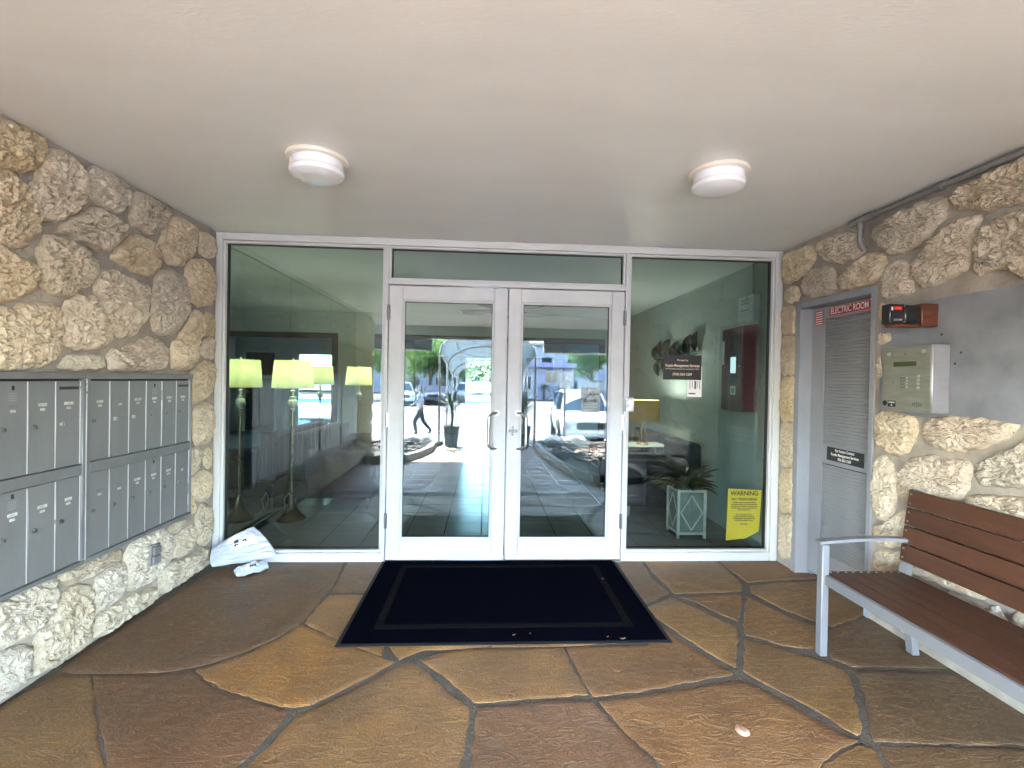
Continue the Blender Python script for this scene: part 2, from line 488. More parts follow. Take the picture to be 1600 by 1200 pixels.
M['conduit'] = mat('grey_painted_conduit', (0.19, 0.185, 0.18), 0.5, var=0.15, vscale=20)
M['wood_slat'] = mat('brown_composite_slat', (0.076, 0.029, 0.014), 0.55, var=0.22, vscale=5, stretch=(14, 1.2, 14), bump=0.12, bscale=30, rnd=0.08)
M['silver'] = mat('silver_powder_coat', (0.225, 0.235, 0.255), 0.42, metal=0.2, var=0.04)
M['mat_pile'] = mat('navy_black_carpet', (0.0036, 0.0039, 0.0080), 0.95, var=0.75, vscale=160, bump=0.9, bscale=420, bdist=0.006, spec=0.0)
M['mat_band'] = mat('grey_black_carpet', (0.012, 0.012, 0.013), 0.95, var=0.3, vscale=60, bump=0.9, bscale=380, bdist=0.006, spec=0.0)
M['mat_edge'] = mat('mat_rubber_edge', (0.008, 0.008, 0.009), 0.8, bump=0.2, bscale=120)
M['poly'] = mat('white_poly_mailer', (0.40, 0.435, 0.485), 0.3, var=0.05, vscale=12, spec=0.5)
M['poly_grey'] = mat('grey_poly_fold', (0.38, 0.39, 0.40), 0.4)
M['red'] = mat('red_enamel', (0.16, 0.012, 0.018), 0.4)
M['red_sign'] = mat('red_sign_plastic', (0.36, 0.015, 0.025), 0.4)
M['maroon'] = mat('maroon_enamel', (0.11, 0.016, 0.022), 0.45)
M['red_bright'] = mat('bright_red_plastic', (0.75, 0.03, 0.02), 0.4)
M['yellow'] = mat('yellow_card', (0.25, 0.222, 0.010), 0.6, var=0.06)
M['stained_wood'] = mat('stained_wood', (0.105, 0.032, 0.014), 0.4, var=0.4, vscale=6, stretch=(1, 8, 8), bump=0.1)
M['box_steel'] = mat('olive_stainless', (0.30, 0.30, 0.25), 0.4, metal=0.5, var=0.14, vscale=7, stretch=(1, 1, 9))
M['box_side'] = mat('bright_stainless', (0.40, 0.40, 0.43), 0.38, metal=0.6, var=0.06, stretch=(1, 1, 9))
M['lcdw'] = emit_mat('lit_status_screen', (0.62, 0.80, 0.88), 0.03)
M['lcd'] = mat('green_display', (0.05, 0.065, 0.02), 0.25)
M['sign_black'] = mat('black_sign', (0.012, 0.012, 0.012), 0.5)
M['sign_white'] = mat('white_lettering', (0.8, 0.8, 0.78), 0.6)
M['sign_cream'] = mat('cream_lettering', (0.75, 0.62, 0.45), 0.6)
# ---- traced outlines in metres: (y, z) on the two walls, (x, y) on the floor
LEFT_STONES = [
 [(-1.655,2.476),(-1.595,2.484),(-1.510,2.492),(-1.459,2.485),(-1.433,2.460),(-1.441,2.398),(-1.481,2.337),(-1.541,2.287),(-1.614,2.269),(-1.653,2.267),(-1.718,2.261),(-1.729,2.462)],
 [(-1.423,2.449),(-1.349,2.473),(-1.277,2.467),(-1.227,2.436),(-1.208,2.380),(-1.232,2.282),(-1.273,2.209),(-1.364,2.138),(-1.449,2.100),(-1.484,2.136),(-1.507,2.180),(-1.519,2.227),(-1.480,2.306)],
 [(-1.199,2.461),(-1.147,2.493),(-1.020,2.507),(-0.933,2.485),(-0.914,2.426),(-0.940,2.350),(-1.008,2.294),(-1.090,2.297),(-1.175,2.303),(-1.205,2.351)],
 [(-1.653,2.257),(-1.593,2.273),(-1.557,2.253),(-1.518,2.197),(-1.473,2.140),(-1.461,2.091),(-1.494,2.027),(-1.559,1.957),(-1.611,1.948),(-1.650,1.962),(-1.716,1.971),(-1.727,2.229)],
 [(-1.389,2.083),(-1.326,2.148),(-1.203,2.251),(-1.129,2.283),(-1.017,2.272),(-0.947,2.243),(-0.964,2.172),(-1.031,2.101),(-1.111,2.055),(-1.187,2.071),(-1.272,2.091),(-1.357,2.077)],
 [(-1.460,2.016),(-1.413,2.057),(-1.325,2.066),(-1.229,2.047),(-1.141,2.022),(-1.133,1.976),(-1.170,1.907),(-1.213,1.838),(-1.295,1.794),(-1.385,1.767),(-1.452,1.794),(-1.459,1.899),(-1.477,1.959)],
 [(-0.905,2.436),(-0.841,2.481),(-0.721,2.485),(-0.579,2.478),(-0.578,2.419),(-0.654,2.313),(-0.738,2.252),(-0.837,2.257),(-0.912,2.280),(-0.913,2.360)],
 [(-1.047,2.065),(-0.946,2.164),(-0.874,2.218),(-0.778,2.226),(-0.674,2.213),(-0.651,2.147),(-0.671,2.069),(-0.733,2.005),(-0.833,1.998),(-0.944,2.020),(-1.038,2.030)],
 [(-0.544,2.438),(-0.423,2.456),(-0.305,2.446),(-0.262,2.393),(-0.301,2.300),(-0.366,2.203),(-0.466,2.132),(-0.584,2.119),(-0.651,2.161),(-0.663,2.231),(-0.632,2.327)],
 [(-0.249,2.439),(-0.118,2.453),(-0.041,2.424),(-0.023,2.341),(-0.068,2.277),(-0.174,2.268),(-0.260,2.295),(-0.234,2.369)],
 [(-1.650,1.947),(-1.600,1.936),(-1.548,1.914),(-1.482,1.904),(-1.468,1.876),(-1.475,1.821),(-1.525,1.759),(-1.588,1.718),(-1.648,1.701),(-1.704,1.690),(-1.716,1.943)],
 [(-1.162,1.884),(-1.125,1.941),(-1.045,1.981),(-0.943,1.967),(-0.813,1.954),(-0.736,1.933),(-0.761,1.851),(-0.789,1.735),(-0.865,1.651),(-0.955,1.610),(-1.032,1.635),(-1.066,1.714),(-1.107,1.796),(-1.154,1.837)],
 [(-0.650,2.067),(-0.537,2.100),(-0.428,2.078),(-0.388,2.007),(-0.360,1.916),(-0.384,1.816),(-0.458,1.729),(-0.575,1.656),(-0.686,1.668),(-0.729,1.743),(-0.720,1.844),(-0.711,1.931),(-0.702,2.004)],
 [(-0.353,2.206),(-0.231,2.245),(-0.113,2.231),(-0.066,2.155),(-0.063,2.051),(-0.092,1.942),(-0.223,1.896),(-0.334,1.920),(-0.375,2.025),(-0.415,2.096)],
 [(-1.334,1.759),(-1.268,1.799),(-1.168,1.822),(-1.138,1.791),(-1.106,1.734),(-1.057,1.665),(-1.040,1.603),(-1.088,1.555),(-1.165,1.538),(-1.279,1.536),(-1.332,1.556),(-1.348,1.633),(-1.349,1.701)],
 [(-1.648,1.674),(-1.588,1.698),(-1.503,1.727),(-1.416,1.746),(-1.357,1.727),(-1.353,1.666),(-1.339,1.600),(-1.351,1.521),(-1.394,1.463),(-1.465,1.434),(-1.565,1.429),(-1.645,1.427),(-1.711,1.426),(-1.713,1.660)],
 [(-1.350,1.448),(-1.318,1.488),(-1.237,1.513),(-1.087,1.517),(-1.079,1.474),(-1.086,1.436),(-1.264,1.430),(-1.356,1.431)],
 [(-1.055,1.538),(-0.937,1.578),(-0.807,1.622),(-0.706,1.645),(-0.586,1.610),(-0.573,1.536),(-0.594,1.461),(-0.703,1.435),(-0.899,1.432),(-1.054,1.434),(-1.063,1.487)],
 [(-0.540,1.614),(-0.457,1.682),(-0.383,1.753),(-0.306,1.859),(-0.223,1.879),(-0.199,1.807),(-0.213,1.705),(-0.273,1.584),(-0.298,1.484),(-0.402,1.441),(-0.513,1.447),(-0.550,1.522)],
 [(-0.165,1.862),(-0.075,1.883),(-0.027,1.828),(-0.024,1.722),(-0.161,1.693),(-0.186,1.775)],
 [(-0.175,1.674),(-0.039,1.703),(-0.021,1.599),(-0.051,1.535),(-0.158,1.539),(-0.231,1.586)],
 [(-0.371,1.392),(-0.310,1.443),(-0.182,1.511),(-0.062,1.522),(-0.041,1.461),(-0.050,1.352),(-0.096,1.272),(-0.198,1.230),(-0.306,1.216),(-0.372,1.244),(-0.385,1.318)],
 [(-0.377,1.201),(-0.326,1.191),(-0.320,1.116),(-0.310,1.026),(-0.321,0.964),(-0.366,0.945)],
 [(-0.304,1.152),(-0.220,1.218),(-0.130,1.227),(-0.082,1.177),(-0.051,1.080),(-0.042,0.984),(-0.100,0.923),(-0.214,0.912),(-0.291,0.935),(-0.304,1.026)],
 [(-0.361,0.907),(-0.235,0.902),(-0.163,0.865),(-0.189,0.804),(-0.253,0.737),(-0.316,0.711),(-0.358,0.782)],
 [(-0.145,0.876),(-0.076,0.879),(-0.061,0.782),(-0.072,0.723),(-0.147,0.743),(-0.171,0.814)],
 [(-0.295,0.694),(-0.209,0.722),(-0.119,0.714),(-0.059,0.659),(-0.057,0.591),(-0.115,0.523),(-0.204,0.493),(-0.271,0.561),(-0.336,0.665)],
 [(-0.355,0.613),(-0.296,0.561),(-0.244,0.483),(-0.272,0.433),(-0.351,0.443)],
 [(-0.204,0.480),(-0.113,0.476),(-0.053,0.413),(-0.026,0.309),(-0.032,0.228),(-0.107,0.171),(-0.198,0.183),(-0.240,0.295),(-0.250,0.401)],
 [(-0.565,0.420),(-0.391,0.440),(-0.346,0.396),(-0.500,0.364)],
 [(-0.491,0.337),(-0.405,0.352),(-0.273,0.374),(-0.240,0.299),(-0.260,0.228),(-0.342,0.181),(-0.460,0.200),(-0.516,0.208),(-0.484,0.269)],
 [(-0.925,0.408),(-0.832,0.445),(-0.660,0.450),(-0.574,0.429),(-0.509,0.349),(-0.499,0.274),(-0.534,0.215),(-0.604,0.184),(-0.671,0.142),(-0.767,0.138),(-0.857,0.156),(-0.907,0.178),(-0.904,0.260),(-0.917,0.338)],
 [(-1.341,0.434),(-1.171,0.449),(-1.025,0.454),(-0.939,0.429),(-0.938,0.377),(-1.024,0.359),(-1.146,0.359),(-1.247,0.364),(-1.321,0.377),(-1.341,0.412)],
 [(-1.146,0.321),(-1.049,0.349),(-0.944,0.354),(-0.919,0.308),(-0.915,0.233),(-0.928,0.176),(-0.995,0.156),(-1.096,0.144),(-1.138,0.145),(-1.145,0.225)],
 [(-1.637,0.445),(-1.558,0.456),(-1.464,0.464),(-1.381,0.451),(-1.346,0.406),(-1.345,0.353),(-1.379,0.299),(-1.416,0.257),(-1.479,0.231),(-1.556,0.239),(-1.635,0.244),(-1.694,0.247),(-1.695,0.439)],
 [(-1.335,0.348),(-1.258,0.355),(-1.181,0.331),(-1.151,0.295),(-1.150,0.228),(-1.149,0.151),(-1.154,0.058),(-1.176,-0.006),(-1.253,-0.017),(-1.346,-0.007),(-1.432,0.019),(-1.482,0.042),(-1.478,0.097),(-1.483,0.158),(-1.466,0.198),(-1.402,0.232),(-1.364,0.283)],
 [(-1.635,0.221),(-1.572,0.224),(-1.505,0.203),(-1.489,0.162),(-1.487,0.103),(-1.493,0.045),(-1.554,0.026),(-1.633,0.015),(-1.677,0.008),(-1.679,0.220)],
 [(-1.141,0.113),(-1.046,0.135),(-0.913,0.134),(-0.766,0.116),(-0.653,0.083),(-0.632,0.034),(-0.668,-0.007),(-0.795,-0.013),(-0.911,-0.019),(-1.044,-0.010),(-1.139,0.002),(-1.148,0.055)],
 [(-0.629,0.136),(-0.587,0.188),(-0.516,0.190),(-0.362,0.151),(-0.215,0.161),(-0.078,0.139),(-0.064,0.039),(-0.086,-0.021),(-0.254,-0.019),(-0.456,-0.021),(-0.601,-0.003),(-0.628,0.055)],
]
RIGHT_STONES = [
 [(-0.054,2.462),(-0.205,2.462),(-0.379,2.453),(-0.414,2.397),(-0.411,2.323),(-0.301,2.255),(-0.183,2.221),(-0.063,2.215),(-0.045,2.352)],
 [(-0.433,2.447),(-0.562,2.455),(-0.771,2.442),(-0.816,2.388),(-0.880,2.304),(-0.841,2.267),(-0.711,2.241),(-0.593,2.261),(-0.463,2.347),(-0.429,2.411)],
 [(-0.064,2.174),(-0.185,2.191),(-0.234,2.168),(-0.254,2.110),(-0.205,2.060),(-0.068,2.078)],
 [(-0.267,2.156),(-0.330,2.258),(-0.439,2.276),(-0.569,2.246),(-0.624,2.198),(-0.615,2.116),(-0.628,2.061),(-0.473,2.057),(-0.323,2.064),(-0.278,2.106)],
 [(-0.649,2.153),(-0.779,2.208),(-0.902,2.250),(-0.981,2.238),(-1.042,2.184),(-1.018,2.113),(-0.986,2.062),(-0.826,2.055),(-0.694,2.053),(-0.646,2.110)],
 [(-0.922,2.396),(-1.049,2.416),(-1.202,2.437),(-1.397,2.433),(-1.404,2.344),(-1.384,2.298),(-1.331,2.261),(-1.272,2.210),(-1.177,2.182),(-1.074,2.203),(-0.980,2.264),(-0.928,2.331)],
 [(-1.421,2.437),(-1.541,2.440),(-1.765,2.444),(-1.824,2.450),(-1.847,2.265),(-1.769,2.254),(-1.663,2.258),(-1.545,2.292),(-1.441,2.335),(-1.422,2.377)],
 [(-1.215,2.112),(-1.279,2.163),(-1.352,2.222),(-1.432,2.277),(-1.521,2.273),(-1.585,2.246),(-1.557,2.204),(-1.545,2.133),(-1.534,2.048),(-1.510,2.003),(-1.410,1.983),(-1.298,1.954),(-1.238,1.996),(-1.207,2.057)],
 [(-1.608,2.206),(-1.664,2.225),(-1.770,2.228),(-1.848,2.225),(-1.874,1.916),(-1.778,1.898),(-1.736,1.958),(-1.648,1.989),(-1.559,1.962),(-1.556,2.080),(-1.571,2.162)],
 [(-1.011,2.099),(-1.064,2.157),(-1.158,2.149),(-1.189,2.104),(-1.202,2.015),(-1.226,1.956),(-1.151,1.943),(-1.064,1.934),(-1.015,1.967)],
 [(-0.997,1.940),(-1.056,1.908),(-1.058,1.817),(-1.017,1.799),(-0.997,1.840)],
 [(-0.999,1.747),(-1.087,1.746),(-1.098,1.696),(-1.035,1.675),(-1.002,1.662)],
 [(-0.989,1.593),(-1.022,1.615),(-1.027,1.454),(-0.992,1.492)],
 [(-0.994,1.248),(-1.043,1.281),(-1.187,1.279),(-1.270,1.237),(-1.261,1.163),(-1.227,1.075),(-1.156,1.028),(-1.077,1.043),(-1.007,1.072),(-0.990,1.155)],
 [(-1.299,1.188),(-1.320,1.252),(-1.394,1.274),(-1.572,1.279),(-1.726,1.274),(-1.779,1.270),(-1.742,1.211),(-1.663,1.159),(-1.539,1.113),(-1.410,1.098),(-1.335,1.122),(-1.306,1.152)],
 [(-0.991,0.986),(-1.050,1.021),(-1.096,0.995),(-1.128,0.925),(-1.144,0.829),(-1.147,0.752),(-1.112,0.678),(-1.062,0.632),(-1.009,0.628),(-0.990,0.700),(-0.987,0.874)],
 [(-1.162,0.932),(-1.210,1.003),(-1.301,1.057),(-1.431,1.069),(-1.538,1.066),(-1.565,1.048),(-1.558,0.971),(-1.550,0.923),(-1.507,0.867),(-1.385,0.816),(-1.262,0.784),(-1.174,0.783),(-1.154,0.853)],
 [(-1.582,1.030),(-1.615,1.081),(-1.697,1.133),(-1.790,1.190),(-1.862,1.228),(-1.882,1.003),(-1.795,0.992),(-1.701,0.975),(-1.616,0.960),(-1.590,0.988)],
 [(-1.527,0.860),(-1.582,0.902),(-1.652,0.928),(-1.750,0.939),(-1.869,0.952),(-1.886,0.838),(-1.754,0.814),(-1.620,0.811)],
 [(-0.996,0.579),(-1.063,0.611),(-1.153,0.693),(-1.229,0.747),(-1.236,0.657),(-1.218,0.544),(-1.159,0.507),(-1.000,0.469)],
 [(-1.001,0.440),(-1.160,0.486),(-1.211,0.455),(-1.225,0.385),(-1.005,0.296)],
 [(-1.245,0.761),(-1.386,0.796),(-1.508,0.834),(-1.616,0.791),(-1.601,0.676),(-1.391,0.629),(-1.266,0.651)],
 [(-1.629,0.791),(-1.886,0.814),(-1.890,0.654),(-1.684,0.660),(-1.636,0.697)],
 [(-1.245,0.618),(-1.391,0.609),(-1.602,0.662),(-1.668,0.632),(-1.618,0.535),(-1.394,0.492),(-1.259,0.479)],
 [(-1.239,0.423),(-1.395,0.469),(-1.610,0.513),(-1.672,0.476),(-1.622,0.408),(-1.418,0.408),(-1.261,0.395)],
 [(-1.694,0.619),(-1.891,0.630),(-1.895,0.438),(-1.731,0.454),(-1.685,0.490)],
 [(-1.006,0.273),(-1.226,0.362),(-1.387,0.375),(-1.412,0.230),(-1.168,0.197),(-1.010,0.124)],
 [(-1.011,0.107),(-1.169,0.181),(-1.413,0.216),(-1.508,0.104),(-1.295,0.056),(-1.066,0.058)],
 [(-1.429,0.388),(-1.631,0.394),(-1.731,0.432),(-1.737,0.200),(-1.527,0.134)],
 [(-1.747,0.431),(-1.896,0.422),(-1.901,0.214),(-1.754,0.183)],
 [(-0.034,2.053),(-0.124,2.044),(-0.207,2.029),(-0.185,1.927),(-0.209,1.816),(-0.129,1.821),(-0.039,1.832),(-0.026,1.947)],
 [(-0.039,1.812),(-0.130,1.808),(-0.210,1.799),(-0.192,1.653),(-0.213,1.501),(-0.137,1.500),(-0.046,1.503),(-0.032,1.661)],
 [(-0.046,1.483),(-0.137,1.487),(-0.214,1.484),(-0.200,1.317),(-0.218,1.146),(-0.145,1.138),(-0.053,1.132),(-0.040,1.310)],
 [(-0.054,1.112),(-0.146,1.125),(-0.218,1.129),(-0.209,0.965),(-0.222,0.800),(-0.153,0.785),(-0.061,0.771),(-0.048,0.943)],
 [(-0.061,0.751),(-0.154,0.772),(-0.222,0.783),(-0.218,0.615),(-0.226,0.445),(-0.162,0.425),(-0.068,0.402),(-0.057,0.578)],
 [(-0.069,0.382),(-0.162,0.413),(-0.227,0.429),(-0.227,0.264),(-0.230,0.095),(-0.170,0.071),(-0.076,0.038),(-0.066,0.211)],
]
FLAGSTONES = [
 ('dk',[(-2.053,-1.387),(-2.078,-1.166),(-2.015,-0.225),(-1.981,-0.084),(-1.669,-0.052),(-1.118,-0.030),(-1.071,-0.426),(-1.086,-0.692),(-1.090,-0.943),(-1.163,-1.099),(-1.263,-1.237),(-1.356,-1.314),(-1.454,-1.367),(-1.574,-1.408),(-1.778,-1.408),(-1.902,-1.405)]),
 ('ol',[(-2.097,-1.753),(-2.082,-1.636),(-2.056,-1.401),(-1.891,-1.419),(-1.771,-1.558),(-1.619,-1.730),(-1.517,-1.854),(-1.444,-1.933),(-1.378,-2.005),(-1.301,-2.099),(-1.762,-2.083)]),
 ('rd',[(-1.875,-1.419),(-1.769,-1.421),(-1.565,-1.421),(-1.454,-1.385),(-1.321,-1.491),(-1.178,-1.575),(-1.022,-1.639),(-0.872,-1.692),(-0.875,-1.785),(-0.908,-1.887),(-0.936,-1.981),(-0.953,-2.067),(-1.319,-2.063),(-1.416,-1.944),(-1.563,-1.782),(-1.741,-1.574)]),
 ('og',[(-1.432,-1.386),(-1.340,-1.324),(-1.247,-1.247),(-1.154,-1.122),(-1.085,-0.974),(-0.839,-1.140),(-0.636,-1.262),(-0.489,-1.351),(-0.626,-1.502),(-0.721,-1.595),(-0.805,-1.659),(-0.865,-1.675),(-1.032,-1.616),(-1.190,-1.551),(-1.320,-1.475)]),
 ('gb',[(-1.088,-0.043),(-0.844,0.000),(-0.782,-0.562),(-1.045,-0.558),(-1.056,-0.426)]),
 ('tn',[(-1.042,-0.591),(-0.789,-0.595),(-0.586,-0.901),(-0.568,-1.294),(-0.639,-1.248),(-0.844,-1.124),(-1.075,-0.949),(-1.066,-0.752)]),
 ('tn',[(-0.843,0.000),(0.001,-0.006),(-0.011,-1.225),(-0.374,-1.248),(-0.464,-1.332),(-0.528,-1.234),(-0.651,-0.900),(-0.758,-0.569)]),
 ('tn',[(0.019,-0.006),(0.981,-0.014),(0.979,-0.490),(0.977,-0.757),(0.980,-0.972),(0.972,-1.170),(0.422,-1.224),(0.001,-1.225)]),
 ('tn',[(-0.457,-1.370),(-0.391,-1.353),(-0.309,-1.454),(-0.203,-1.590),(-0.103,-1.697),(-0.110,-1.827),(-0.122,-1.944),(-0.130,-2.048),(-0.135,-2.105),(-0.913,-2.078),(-0.902,-1.993),(-0.871,-1.903),(-0.840,-1.805),(-0.818,-1.712),(-0.706,-1.624),(-0.587,-1.512)]),
 ('tn',[(-0.363,-1.335),(-0.266,-1.281),(-0.129,-1.243),(0.382,-1.245),(0.389,-1.377),(0.410,-1.505),(0.430,-1.628),(0.288,-1.632),(0.115,-1.645),(-0.074,-1.672),(-0.158,-1.564),(-0.264,-1.425)]),
 ('br',[(0.402,-1.239),(0.836,-1.234),(0.991,-1.050),(1.072,-1.261),(1.120,-1.366),(1.183,-1.494),(0.947,-1.545),(0.711,-1.600),(0.455,-1.640),(0.427,-1.488)]),
 ('pk',[(-0.069,-1.701),(0.113,-1.678),(0.283,-1.665),(0.439,-1.666),(0.494,-1.801),(0.544,-1.915),(0.598,-2.027),(0.601,-2.131),(-0.101,-2.106),(-0.092,-1.999),(-0.081,-1.889),(-0.072,-1.777)]),
 ('gb',[(1.008,-0.014),(1.207,-0.016),(1.177,-0.380),(1.207,-0.599),(1.001,-0.752),(0.995,-0.491)]),
 ('br',[(0.468,-1.673),(0.795,-1.615),(1.178,-1.536),(1.247,-1.589),(1.304,-1.689),(1.356,-1.794),(1.415,-1.882),(1.449,-1.940),(1.350,-1.972),(1.222,-2.048),(1.108,-2.148),(0.657,-2.133),(0.626,-2.033),(0.533,-1.848)]),
 ('ol',[(1.234,0.008),(1.814,0.004),(1.812,-0.233),(1.790,-0.465),(1.724,-0.572),(1.497,-0.597),(1.244,-0.607),(1.241,-0.494),(1.221,-0.260)]),
 ('br',[(1.842,0.003),(2.427,-0.049),(2.465,-0.209),(2.417,-0.376),(2.099,-0.392),(1.852,-0.435),(1.838,-0.233)]),
 ('br',[(1.265,-0.660),(1.478,-0.637),(1.698,-0.620),(1.603,-0.799),(1.475,-0.982),(1.384,-0.831),(1.330,-0.726)]),
 ('ol',[(1.830,-0.495),(2.070,-0.438),(2.386,-0.419),(2.403,-0.658),(2.374,-0.893),(2.286,-0.934),(2.008,-1.058),(1.964,-1.005),(1.878,-0.881),(1.824,-0.756),(1.778,-0.615)]),
 ('ol',[(1.205,-0.666),(1.300,-0.793),(1.430,-1.059),(1.222,-1.446),(1.139,-1.291),(1.068,-1.108),(1.002,-0.932),(0.987,-0.800)]),
 ('br',[(1.722,-0.658),(1.736,-0.675),(1.782,-0.826),(1.838,-0.943),(1.920,-1.056),(1.763,-1.284),(1.592,-1.258),(1.523,-1.184),(1.436,-1.135),(1.563,-0.915)]),
 ('ol',[(1.414,-1.182),(1.496,-1.229),(1.570,-1.292),(1.667,-1.349),(1.732,-1.411),(1.760,-1.476),(1.723,-1.575),(1.628,-1.716),(1.563,-1.814),(1.503,-1.909),(1.479,-1.912),(1.449,-1.829),(1.401,-1.730),(1.337,-1.637),(1.284,-1.546),(1.246,-1.478),(1.322,-1.341)]),
 ('gy',[(1.951,-1.113),(2.262,-0.967),(2.349,-0.941),(2.355,-1.151),(2.342,-1.332),(2.361,-1.456),(2.328,-1.476),(2.021,-1.453),(1.828,-1.444),(1.773,-1.380),(1.817,-1.290)]),
 ('gy',[(1.813,-1.478),(1.988,-1.490),(2.297,-1.513),(2.349,-1.616),(2.384,-1.759),(2.374,-1.803),(2.158,-1.980),(1.761,-1.960),(1.524,-1.936),(1.612,-1.816),(1.719,-1.657),(1.781,-1.549)]),
 ('gb',[(1.527,-1.964),(1.743,-1.978),(2.128,-2.005),(1.919,-2.177),(1.434,-2.160),(1.497,-2.031)]),
 ('ol',[(1.227,-2.059),(1.347,-1.990),(1.456,-1.955),(1.488,-1.979),(1.468,-2.041),(1.408,-2.159),(1.128,-2.149)]),
]
# ================================================================== THE ALCOVE: floor, ceiling, walls
XL, XR, H = -2.10, 2.32, 2.497
random.seed(4)

floor = bxo('floor', -2.4, 2.6, -6.3, 0.1, -0.2, -0.0022, M['joint'])
tag(floor, kind='structure')
FC = {'dk': ((0.078, 0.040, 0.022), (0.138, 0.076, 0.042)), 'ol': ((0.190, 0.106, 0.038), (0.310, 0.184, 0.072)),
      'rd': ((0.112, 0.054, 0.030), (0.185, 0.092, 0.052)), 'og': ((0.250, 0.120, 0.034), (0.430, 0.225, 0.070)),
      'gb': ((0.125, 0.076, 0.040), (0.195, 0.124, 0.068)), 'tn': ((0.215, 0.117, 0.045), (0.345, 0.200, 0.082)),
      'br': ((0.182, 0.092, 0.038), (0.290, 0.154, 0.068)), 'pk': ((0.165, 0.086, 0.050), (0.260, 0.142, 0.084)),
      'gy': ((0.095, 0.062, 0.036), (0.160, 0.106, 0.062))}
_avg = ((0.185, 0.102, 0.042), (0.300, 0.176, 0.076))
FC = {k: tuple(tuple((0.78 * c + 0.22 * d) * q for c, d, q in zip(v[i], _avg[i], (1.0, 0.93, 0.82))) for i in (0, 1)) for k, v in FC.items()}
FM = {k: flag_mat('flagstone_' + k, *v) for k, v in FC.items()}
def flag(poly, cls, seed, n=110, rn=9):
    """a flat cleft slab with a ragged, slightly worn edge"""
    if area(poly) < 0: poly = list(reversed(poly))
    loop = resample(poly, n)
    loop = inset(loop, -0.0035)
    loop = [(x + noise.noise(Vector((x * 16, y * 16, seed + 3))) * 0.010 + noise.noise(Vector((x * 60, y * 60, seed))) * 0.004, y + noise.noise(Vector((x * 16, y * 16, seed + 9))) * 0.010 + noise.noise(Vector((x * 60, y * 60, seed + 5))) * 0.004) for x, y in loop]
    cx = sum(p[0] for p in loop) / n; cy = sum(p[1] for p in loop) / n
    bm = B()
    def top(x, y): return 0.0016 * noise.noise(Vector((x * 3, y * 3, seed))) + 0.0030 * noise.noise(Vector((x * 9, y * 15, seed))) * 0.6
    rings = [[bm.verts.new((x, y, -0.012)) for x, y in loop]]
    rings.append([bm.verts.new((x, y, -0.0016 + top(x, y))) for x, y in inset(loop, 0.0012)])
    in2 = inset(loop, 0.0035)
    rings.append([bm.verts.new((x, y, top(x, y))) for x, y in in2])
    for k in range(1, rn):
        f = 1 - k / rn
        rings.append([bm.verts.new((cx + (x - cx) * f, cy + (y - cy) * f, top(cx + (x - cx) * f, cy + (y - cy) * f))) for x, y in in2])
    c = bm.verts.new((cx, cy, top(cx, cy)))
    for p, q in zip(rings, rings[1:]):
        for k in range(n): bm.faces.new((p[k], p[(k + 1) % n], q[(k + 1) % n], q[k]))
    for k in range(n): bm.faces.new((rings[-1][k], rings[-1][(k + 1) % n], c))
    return obj('flagstone', bm, FM[cls], floor, smooth=50)
for i, (cls, poly) in enumerate(FLAGSTONES):
    flag([(x, min(y, -0.012)) for x, y in poly], cls, i * 3.7)
sd = [(x * 0.95 - 2.05 + random.uniform(-.3, .3) + (0.4 if k % 2 else 0), -2.62 - k * 0.8 + random.uniform(-.22, .22)) for k in range(5) for x in range(6)]
for i, c in enumerate(voronoi(sd, (-2.38, 2.58, -6.28, -2.20))):
    if len(c) >= 3: flag(c, random.choice(('tn', 'br', 'ol', 'rd', 'gb', 'pk')), 200 + i, 48, 6)

ceiling = bxo('ceiling', -9.0, 9.0, -6.3, 0.1, H, H + 0.35, M['ceiling'])
tag(ceiling, kind='structure')

wall_l = empty('stone_wall', (XL, -2.0, 0), 'rough coral stone wall with the grey mailboxes set into it', 'stone wall')
bxo('mortar_backing', XL - 0.3, XL, -5.0, 0.0, 0.0, H, M['mortar'], wall_l)
wall_r = empty('stone_wall', (XR, -1.5, 0), 'rough coral stone wall around the grey louvred electric room door', 'stone wall')
bm = B()
box(bm, XR, XR + 0.3, -0.215, 0.0, 0.0, H); box(bm, XR, XR + 0.3, -4.3, -0.965, 0.0, H); box(bm, XR, XR + 0.3, -0.965, -0.215, 2.045, H)
obj('mortar_backing', bm, M['mortar'], wall_r)

def stone(poly, side, seed, m, wall, h=0.040, rel=0.034, N=0, RN=0):
    if side < 0: f = lambda u, v, w: (XL + w, u, v)
    else: f = lambda u, v, w: (XR - w, u, v)
    A = abs(area(poly))
    k = min(1.0, max(0.45, math.sqrt(A) / 0.26))
    if not N:
        N = int(min(230, max(60, 4.0 * math.sqrt(A) / 0.0062))); RN = int(min(34, max(10, 0.5 * math.sqrt(A) / 0.0060)))
    bm = pillow(poly, f, N, RN, h * k, rel * k, 31.0, seed, -0.004, rnd=1, edge=7.0, jit=0.014, power=0.55)
    if side > 0: bmesh.ops.reverse_faces(bm, faces=bm.faces)
    return obj('stone', bm, m, wall, smooth=70)
for i, poly in enumerate(LEFT_STONES):
    z = sum(p[1] for p in poly) / len(poly)
    m = M['coral_pale'] if z < 0.45 else M[random.choice(('coral', 'coral', 'coral_warm', 'coral_pale', 'coral_pink'))]
    if i in (15, 3, 10, 0, 7): m = M['coral_warm']
    if i in (2, 4, 5): m = M['coral_pale']
    stone([(min(y, -0.045), min(max(v, 0.012), H - 0.004)) for y, v in poly], -1, i * 5.3, m, wall_l)
